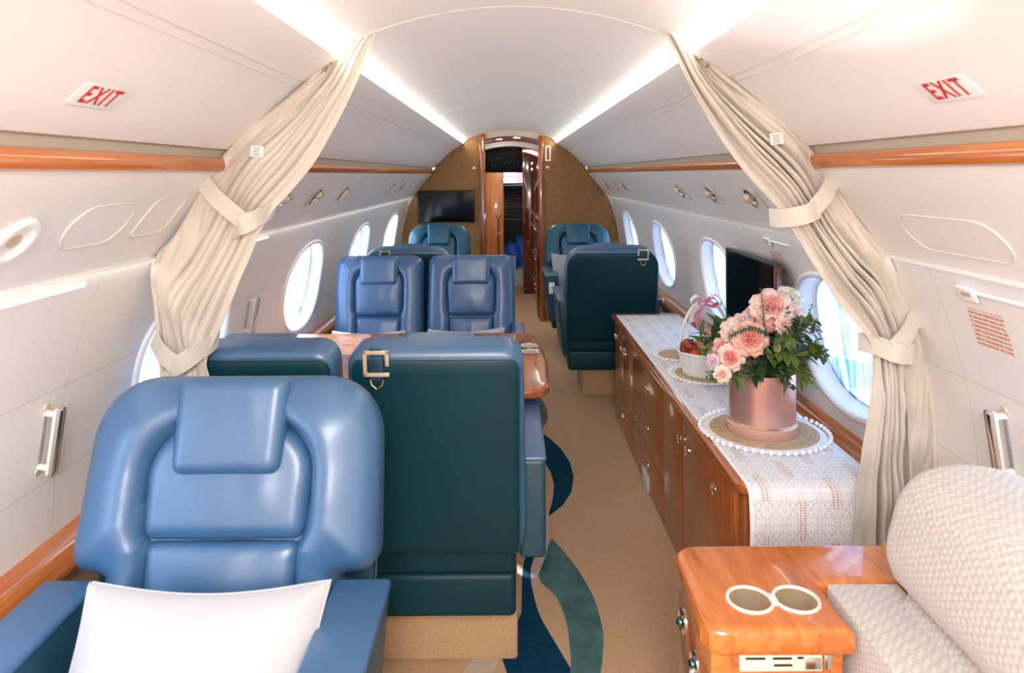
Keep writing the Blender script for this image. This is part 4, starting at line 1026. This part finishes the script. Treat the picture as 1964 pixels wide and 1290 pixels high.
def fruit(nm, lb, cat, p, r, s, m, lump=0.):
    e = thing(nm, lb, cat, p)
    bm = bmesh.new(); bmesh.ops.create_icosphere(bm, subdivisions=4, radius=r)
    for vv in bm.verts:
        q = vv.co/r; k = 1-.12*math.exp(-8*(q.x**2+q.y**2))*(1 if q.z > 0 else .6)+lump*mnoise.noise(q*2.4)
        vv.co = Vector((vv.co.x*s[0]*k, vv.co.y*s[1]*k, vv.co.z*s[2]*k))
    bm_obj('flesh', bm, m, e)
    bm = bmesh.new(); tube(bm, [(0, 0, r*s[2]*.8), (.002, 0, r*s[2]*1.0+.008)], .0014, 6); bm_obj('stalk', bm, mat('stalk', (.1, .05, .02), .7), e); return e
z0 = TOPZ+.10
fruit('red_fruit', 'glossy dark red fruit at the left rim of the basket', 'fruit', (bx-.078, by-.035, z0+.018), .036, (.9, .8, 1.05), mat('red_skin', (.26, .03, .012), .15, coat=.6), .25)
fruit('red_fruit', 'orange red fruit tucked under the dark red one in the basket', 'fruit', (bx-.058, by-.055, z0-.005), .030, (1, .8, .8), mat('orange_skin', (.55, .10, .02), .2, coat=.6), .2)
fruit('apple', 'red and yellow streaked apple in the middle of the basket', 'fruit', (bx-.01, by-.02, z0+.030), .040, (1, 1, .9), mat('streaked_skin', (.65, .33, .16), .3, var=.4, vscale=45))
fruit('pear', 'pale green pear at the front of the basket', 'fruit', (bx-.005, by-.068, z0+.005), .034, (1, .9, .95), mat('green_skin', (.45, .50, .25), .3, var=.15, vscale=20))
cb_ = (bx+.02, by, TOPZ+.05)
for k, (lb, pts, n_, L, w) in enumerate((('green lily leaves rising on the left inside the basket', [cb_, T_(1352, 670, 2.8), T_(1340, 640, 2.78)], 10, .075, .013), ('green lily leaves rising at the centre of the basket', [cb_, T_(1372, 650, 2.8), T_(1375, 620, 2.80)], 12, .085, .015),
                                         ('green lily leaves leaning right towards the roses', [cb_, T_(1385, 660, 2.8), T_(1395, 625, 2.82)], 12, .08, .015), ('short green leaves at the basket front rim', [cb_, T_(1360, 690, 2.76), T_(1365, 695, 2.74)], 9, .05, .013))):
    sprig(lb, pts, n_, L, w, mat('lily_leaf', (.07, .16, .035), .4, var=.3, vscale=30), .7, 'lily leaves in the basket', seed=40+k)

# ---------------------------------------------------------------- wall monitor by the sideboard
mo = thing('wall_monitor', 'black monitor standing against the right window wall behind the flowers', 'monitor', (.962, 2.80, .60))
bm = bmesh.new(); add_box(bm, -.014, .014, -.285, .285, .045, .475, .006, 3); bm_obj('housing', bm, BLACKM, mo)
box('screen', -.0165, -.013, -.277, .250, .055, .465, BLACK, mo)
box('side_rim', -.016, .012, -.289, -.283, .05, .47, WDARK, mo, .003)
bm = bmesh.new(); tube(bm, [(.0, 0, .05), (.0, 0, -.02)], .012, 10); lathe(bm, [(0, -.024), (.04, -.024), (.04, -.018), (0, -.018)], n=28); bm_obj('stand', bm, BLACKM, mo)
for y, lb in ((3.70, 'small white knob on the right window ledge beyond the basket'), (4.6, 'small white knob on the right window ledge beside the far seat back')):
    k_ = thing('ledge_knob', lb, 'knob', (1.005, y, .575)); bm = bmesh.new(); lathe(bm, [(0, -.012), (.012, -.012), (.012, .006), (.009, .012), (0, .013)], n=20); bm_obj('cap', bm, M_TRIMW, k_)
    bm = bmesh.new(); lathe(bm, [(.012, -.012), (.017, -.012), (.016, -.004), (.012, -.003)], n=20); bm_obj('collar', bm, GOLD, k_)

# ---------------------------------------------------------------- right foreground console
cn = thing('side_console', 'glossy orange wood console with twin cup holder in the right foreground', 'side table', (0, 0, 0))
P = [(.395, 1.232), (.602, 1.232), (.602, 1.372), (1.0, 1.372), (1.0, 1.522), (.405, 1.522)]+[(.395-.05*math.sin(math.radians(q)), 1.472+.05*math.cos(math.radians(q))) for q in range(10, 91, 16)]+[(.338, 1.30), (.338, 1.26), (.350, 1.240), (.370, 1.232)]
tp = slab('top', P, .548, .600, .016, WCON, cn, 5)
CUPS = ((.447, 1.318), (.534, 1.318))
bd = box('body', .356, .594, 1.256, 1.50, FL, .55, WCON, cn, .006)
bm = bmesh.new()
for x_, y_ in CUPS: lathe(bm, [(0, .49), (.0385, .49), (.0385, .65), (0, .65)], c=(x_, y_, 0), n=48)
bmesh.ops.recalc_face_normals(bm, faces=bm.faces[:]); me = bpy.data.meshes.new('cut'); bm.to_mesh(me); bm.free(); cut = bpy.data.objects.new('cut', me); COL.objects.link(cut)
for q_ in (tp, bd):
    bo = q_.modifiers.new('b', 'BOOLEAN'); bo.operation = 'DIFFERENCE'; bo.object = cut; bo.solver = 'EXACT'
    dg = bpy.context.evaluated_depsgraph_get(); nm_ = bpy.data.meshes.new_from_object(q_.evaluated_get(dg)); q_.modifiers.clear(); q_.data = nm_
    nm_.polygons.foreach_set('use_smooth', [True]*len(nm_.polygons)); sharp(q_, 30)
bpy.data.objects.remove(cut)
cup_in = mat('cup_lining', (.80, .66, .46), .22, metal=.7, coat=.3)
for x_, y_ in CUPS:
    bm = bmesh.new(); lathe(bm, [(.0375, .601), (.0375, .540)], c=(x_, y_, 0), n=48, cap=False); bm_obj('cup_well', bm, cup_in, cn)
    bm = bmesh.new(); lathe(bm, [(.0376, .540), (.0376, .543), (0, .543)], c=(x_, y_, 0), n=48); bm_obj('cup_pad', bm, mat('cup_pad', (.74, .56, .38), .6), cn)
bm = bmesh.new()
v = []; f = []
n = 64
def peanut(off):
    out = []
    for k in range(n):
        a = 2*PI*k/n; cx_ = CUPS[1][0] if math.cos(a) > 0 else CUPS[0][0]
        out.append((cx_+off*math.cos(a), 1.318+off*math.sin(a)*(1-.35*math.exp(-(math.cos(a)/.22)**2))))
    return out
for x_, y_ in CUPS: tube(bm, [(x_+.0405*math.cos(2*PI*k/48), y_+.0405*math.sin(2*PI*k/48), .601) for k in range(48)], .0036, 8, closed=True)
add_box(bm, .483, .498, 1.300, 1.336, .5995, .603, .001, 2)
bm_obj('cup_rim', bm, mat('cup_rim_metal', (.86, .82, .74), .25, metal=.35), cn)
ct = box('control_plate', .405, .552, 1.2475, 1.257, .515, .546, mat('control_cream', (.78, .70, .56), .4), cn, .003)
for (a_, b_, c_, d_) in ((.415, .450, .5375, .5415), (.463, .497, .5375, .5415), (.465, .498, .5255, .5295), (.507, .518, .5385, .5425)):
    box('slot', a_, b_, 1.2465, 1.2480, c_, d_, BLACKM, ct)
for x_ in (.430, .443): 
    bm = bmesh.new(); ball(bm, (x_, 1.247, .528), .003); bm_obj('button', bm, PAPER, ct)
box('switch', .520, .549, 1.245, 1.2485, .520, .540, CHROME, ct, .002)
box('jack_cover', .556, .570, 1.250, 1.257, .517, .543, CHROME, cn, .002)
for yy, zz, sc_ in ((1.455, .475, .024), (1.36, .455, .022)):
    bm = bmesh.new(); XF = Matrix.Translation((.356, yy, zz)) @ Matrix.Rotation(-PI/2, 4, 'Y')
    lathe(bm, [(0, 0), (sc_, 0), (sc_, .003), (sc_*.8, .007), (sc_*.7, .004), (0, .004)], n=28, xf=XF); l_ = bm_obj('latch', bm, CHROME, cn)
    bm = bmesh.new(); ball(bm, (.350, yy-.004, zz), .010, u=12, v=8); bm_obj('thumb_turn', bm, mat('dark_nickel', (.1, .2, .2), .15, metal=1), l_)
o = ribbon('luggage_strap', [(.348, 1.352, .452), (.340, 1.345, .42), (.336, 1.335, .38), (.345, 1.325, .33)], (0, 1, .1), .016, .002, mat('strap_print', (.70, .75, .85), .6, var=.3, vscale=120))
tag(o, 'narrow white and blue tag strap hanging from the console latch', 'strap')
# ---------------------------------------------------------------- divan
dv = thing('divan', 'patterned cream and grey divan in the right foreground beside the console', 'sofa', (0, 0, 0))
def roll(name, prof, y0, y1, rnd, m, parent, ny=30):
    Pn = resample([tuple(q) for q in catmull([Vector(a) for a in prof+[prof[0]]], 6)[:-1]], 72); c = Pn.mean(0); v = []; f = []; n = 72
    ys = []
    for k in range(9): q = k/8*PI/2; ys.append((y1-rnd*(1-math.sin(q)), math.cos(q)))
    rings = [(y1-rnd*(1-math.sin(q)), q) for q in [PI/2*(1-k/8) for k in range(9)]]
    rows = [(y1, 1e-3, )]
    spec = [(y1, .0)]+[(y, None, q) for y, q in rings]
    sizes = [(y1, 0.)]
    for y, q in rings: sizes.append((y, ('in', rnd*(1-math.cos(q)))))
    for k in range(1, ny+1): sizes.append((y1-rnd-(y1-rnd-y0)*k/ny, ('in', 0.)))
    for y, s in sizes:
        for p in Pn:
            d = p-c; L = np.linalg.norm(d)
            q = c+d*(max(L-s[1], L*.02)/L) if s else c+d*.001
            wv = .002*mnoise.noise(Vector((q[0]*8, y*6, q[1]*8)))
            v.append((q[0]+wv, y, q[1]+wv))
    for j in range(len(sizes)-1):
        for k in range(n): a, b = j*n+k, j*n+(k+1) % n; f.append((a, b, b+n, a+n))
    f.append(tuple(range(n)))
    o = mesh(name, v, f, m, parent); bm = bmesh.new(); bm.from_mesh(o.data); bmesh.ops.recalc_face_normals(bm, faces=bm.faces[:]); bm.to_mesh(o.data); bm.free(); return o
roll('backrest', [(.700, .660), (.688, .700), (.700, .760), (.722, .815), (.765, .850), (.84, .862), (.93, .845), (.99, .79), (1.02, .70), (1.02, .60), (.9, .585), (.78, .59)], -.4, 1.33, .05, FABRIC, dv)
roll('lower_cushion', [(.722, .46), (.715, .54), (.722, .60), (.745, .640), (.82, .66), (.95, .66), (1.02, .60), (1.02, .46), (.9, .43), (.78, .43)], -.4, 1.315, .03, FABRIC, dv)
box('seat_cushion', .50, .99, -.4, 1.10, .33, .455, FABRIC, dv, .04, 5)
box('arm_block', .612, .752, 1.10, 1.368, .10, .602, FABRIC, dv, .006, 3)
box('base', .55, .965, -.4, 1.36, FL, .34, FABRIC, dv, .01)

# ---------------------------------------------------------------- curtains
LO = [(-.341, 1.798), (-.431, 1.745), (-.499, 1.655), (-.58, 1.583), (-.654, 1.527), (-.712, 1.47), (-.745, 1.43), (-.782, 1.378), (-.818, 1.308), (-.859, 1.241), (-.902, 1.195), (-.918, 1.149), (-.911, 1.068), (-.903, .974), (-.895, .886), (-.886, .772), (-.876, .637), (-.870, .4), (-.86, .05)]
LI = [(-.325, 1.800), (-.355, 1.729), (-.392, 1.628), (-.445, 1.52), (-.497, 1.432), (-.553, 1.362), (-.603, 1.308), (-.63, 1.264), (-.667, 1.174), (-.7, 1.095), (-.735, 1.012), (-.762, .958), (-.772, .92), (-.764, .88), (-.759, .826), (-.754, .745), (-.748, .637), (-.745, .4), (-.74, .05)]
RO = [(.405, 1.784), (.481, 1.72), (.514, 1.670), (.593, 1.604), (.668, 1.545), (.732, 1.486), (.770, 1.44), (.814, 1.379), (.853, 1.313), (.900, 1.247), (.945, 1.205), (.985, 1.122), (1.018, 1.049), (1.040, .97), (1.055, .891), (1.068, .786), (1.072, .693), (1.072, .588), (1.065, .469), (1.05, .324), (1.0, .1)]
RI = [(.390, 1.790), (.423, 1.695), (.465, 1.603), (.527, 1.495), (.593, 1.399), (.65, 1.337), (.682, 1.3), (.719, 1.24), (.765, 1.161), (.811, 1.089), (.864, 1.023), (.895, .981), (.906, .944), (.903, .865), (.893, .786), (.879, .693), (.87, .601), (.864, .509), (.861, .416), (.857, .285), (.85, .1)]
def curtain(lb, O, I, Y, side, ties, bands, lab, hooks):
    e = thing('curtain', lb, 'curtain', (0, 0, 0))
    A = catmull([Vector(p) for p in O], 9); B = catmull([Vector(p) for p in I], 9); nu = 110; v = []; f = []
    for i, (a, b) in enumerate(zip(A, B)):
        z = (a.y+b.y)/2; w = (a-b).length
        pin = min([abs(z-t)/.10 for t in ties]+[1]); pin = .45+.55*min(1, pin)
        top = sst(1.80, 1.66, z)
        for k in range(nu+1):
            u = k/nu
            ph = 2*PI*(.7*u+5.2*sst(.25, .88, u))+1.2*math.sin(z*3.1)+.5*mnoise.noise(Vector((u*3, z*4, side)))
            flat = 1-.85*sst(.86, .92, u)
            am = (.007+.024*min(1, w/.12)*(.25+.75*sst(.2, .5, u)))*pin*(.35+.65*top)*flat*(.75+.5*mnoise.noise(Vector((ph*.25, z*2, 7))))
            y = am*math.sin(ph)+.006*math.sin(ph*.5+z*5)-.018*sst(.35, 1, u)*top
            y += (.020*mnoise.noise(Vector((u*4, z*8, side*4)))+.007*mnoise.noise(Vector((u*13+z*9, z*16, side*4))))*top*(1-.6*sst(.5, .9, u))
            # slack bulge of the single layer above each tie
            for t in ties: y += -.028*math.exp(-((z-t-.13)/.07)**2)*math.sin(PI*min(1, u/.6))*top if u < .6 else 0
            p = a.lerp(b, u)
            x = p.x+.35*am*math.cos(ph)*(1 if .02 < u < .98 else 0)
            v.append((x, Y+y, p.y))
    for i in range(len(A)-1):
        for k in range(nu): q = i*(nu+1)+k; f.append((q, q+1, q+nu+2, q+nu+1))
    o = mesh('drape', v, f, CURT, e); s = o.modifiers.new('s', 'SOLIDIFY'); s.thickness = .002
    bm = bmesh.new(); tube(bm, [(a.x-side*0, Y-.004, a.y) for a in A[:-30]], .0065, 8); bm_obj('outer_hem', bm, CURT, e)
    for pth, wd, w in bands: ribbon('tie_band', pth, wd, w, .004, BANDM, e)
    bm = bmesh.new(); add_box(bm, -.016, .016, -.001, .001, -.014, .014, .0006, 1); l_ = bm_obj('care_label', bm, PAPER, e, xf=Matrix.Translation(lab) @ Matrix.Rotation(math.radians(-6*side), 4, 'Y'))
    for k in range(5):
        bm = bmesh.new(); add_box(bm, -.011+.002*(k % 2), .011-.003*(k % 3), -.0016, -.0010, .0085-.0045*k-.0009, .0085-.0045*k+.0009); bm_obj('print_line', bm, mat('dull_ink', (.3, .24, .18), .7), l_, xf=Matrix.Translation(lab) @ Matrix.Rotation(math.radians(-6*side), 4, 'Y'))
    for hx, hz in hooks:
        bm = bmesh.new(); tube(bm, [(hx, Y+.002, hz+.012), (hx+.006, Y-.008, hz), (hx, Y-.014, hz-.014)], .0035, 7); bm_obj('curtain_hook', bm, GOLD, e)
    return e
def pt(px, py, y, Y=None): p = wpt(px, py, Y or y); return (p[0], y, p[2])
Yl = 1.82
curtain('champagne satin curtain tied back along the left wall in two places', LO, LI, Yl, -1, (1.30, .94),
        [([pt(398, 340, Yl-.035, Yl), pt(425, 368, Yl-.055, Yl), pt(455, 395, Yl-.06, Yl), pt(484, 418, Yl-.062, Yl)], (.5, 0, .8), .042),
         ([pt(466, 434, Yl-.052, Yl), pt(480, 426, Yl-.070, Yl), pt(505, 414, Yl-.060, Yl), pt(521, 404, Yl-.02, Yl), pt(518, 404, Yl+.03, Yl)], (.35, 0, .9), .048),
         ([pt(300, 640, Yl-.02, Yl), pt(325, 662, Yl-.05, Yl), pt(352, 680, Yl-.06, Yl), pt(372, 684, Yl-.062, Yl)], (.2, 0, 1), .044),
         ([pt(345, 694, Yl-.058, Yl), pt(368, 680, Yl-.070, Yl), pt(392, 664, Yl-.060, Yl), pt(411, 652, Yl-.02, Yl), pt(408, 650, Yl+.03, Yl)], (.15, 0, 1), .046)],
        pt(509, 289, Yl-.060, Yl), [(-.43, 1.738), (-.455, 1.70), (-.47, 1.68), (-.755, 1.425), (-.912, 1.185)])
Yr = 1.78
curtain('champagne satin curtain tied back along the right wall, falling beside the sideboard', RO, RI, Yr, 1, (1.29, .97),
        [([pt(1584, 352, Yr-.03, Yr), pt(1565, 375, Yr-.055, Yr), pt(1540, 402, Yr-.062, Yr)], (-.7, 0, .6), .040),
         ([pt(1482, 420, Yr+.02, Yr), pt(1494, 420, Yr-.03, Yr), pt(1520, 412, Yr-.068, Yr), pt(1548, 402, Yr-.060, Yr)], (-.1, 0, 1), .046),
         ([pt(1746, 608, Yr-.02, Yr), pt(1715, 635, Yr-.055, Yr), pt(1686, 660, Yr-.065, Yr)], (-.5, 0, .8), .042),
         ([pt(1652, 662, Yr+.02, Yr), pt(1664, 660, Yr-.03, Yr), pt(1690, 668, Yr-.070, Yr), pt(1722, 672, Yr-.062, Yr)], (.1, 0, 1), .048)],
        pt(1474, 271, Yr-.055, Yr), [(.468, 1.733), (.487, 1.700), (.50, 1.68), (.775, 1.435), (.950, 1.195)])
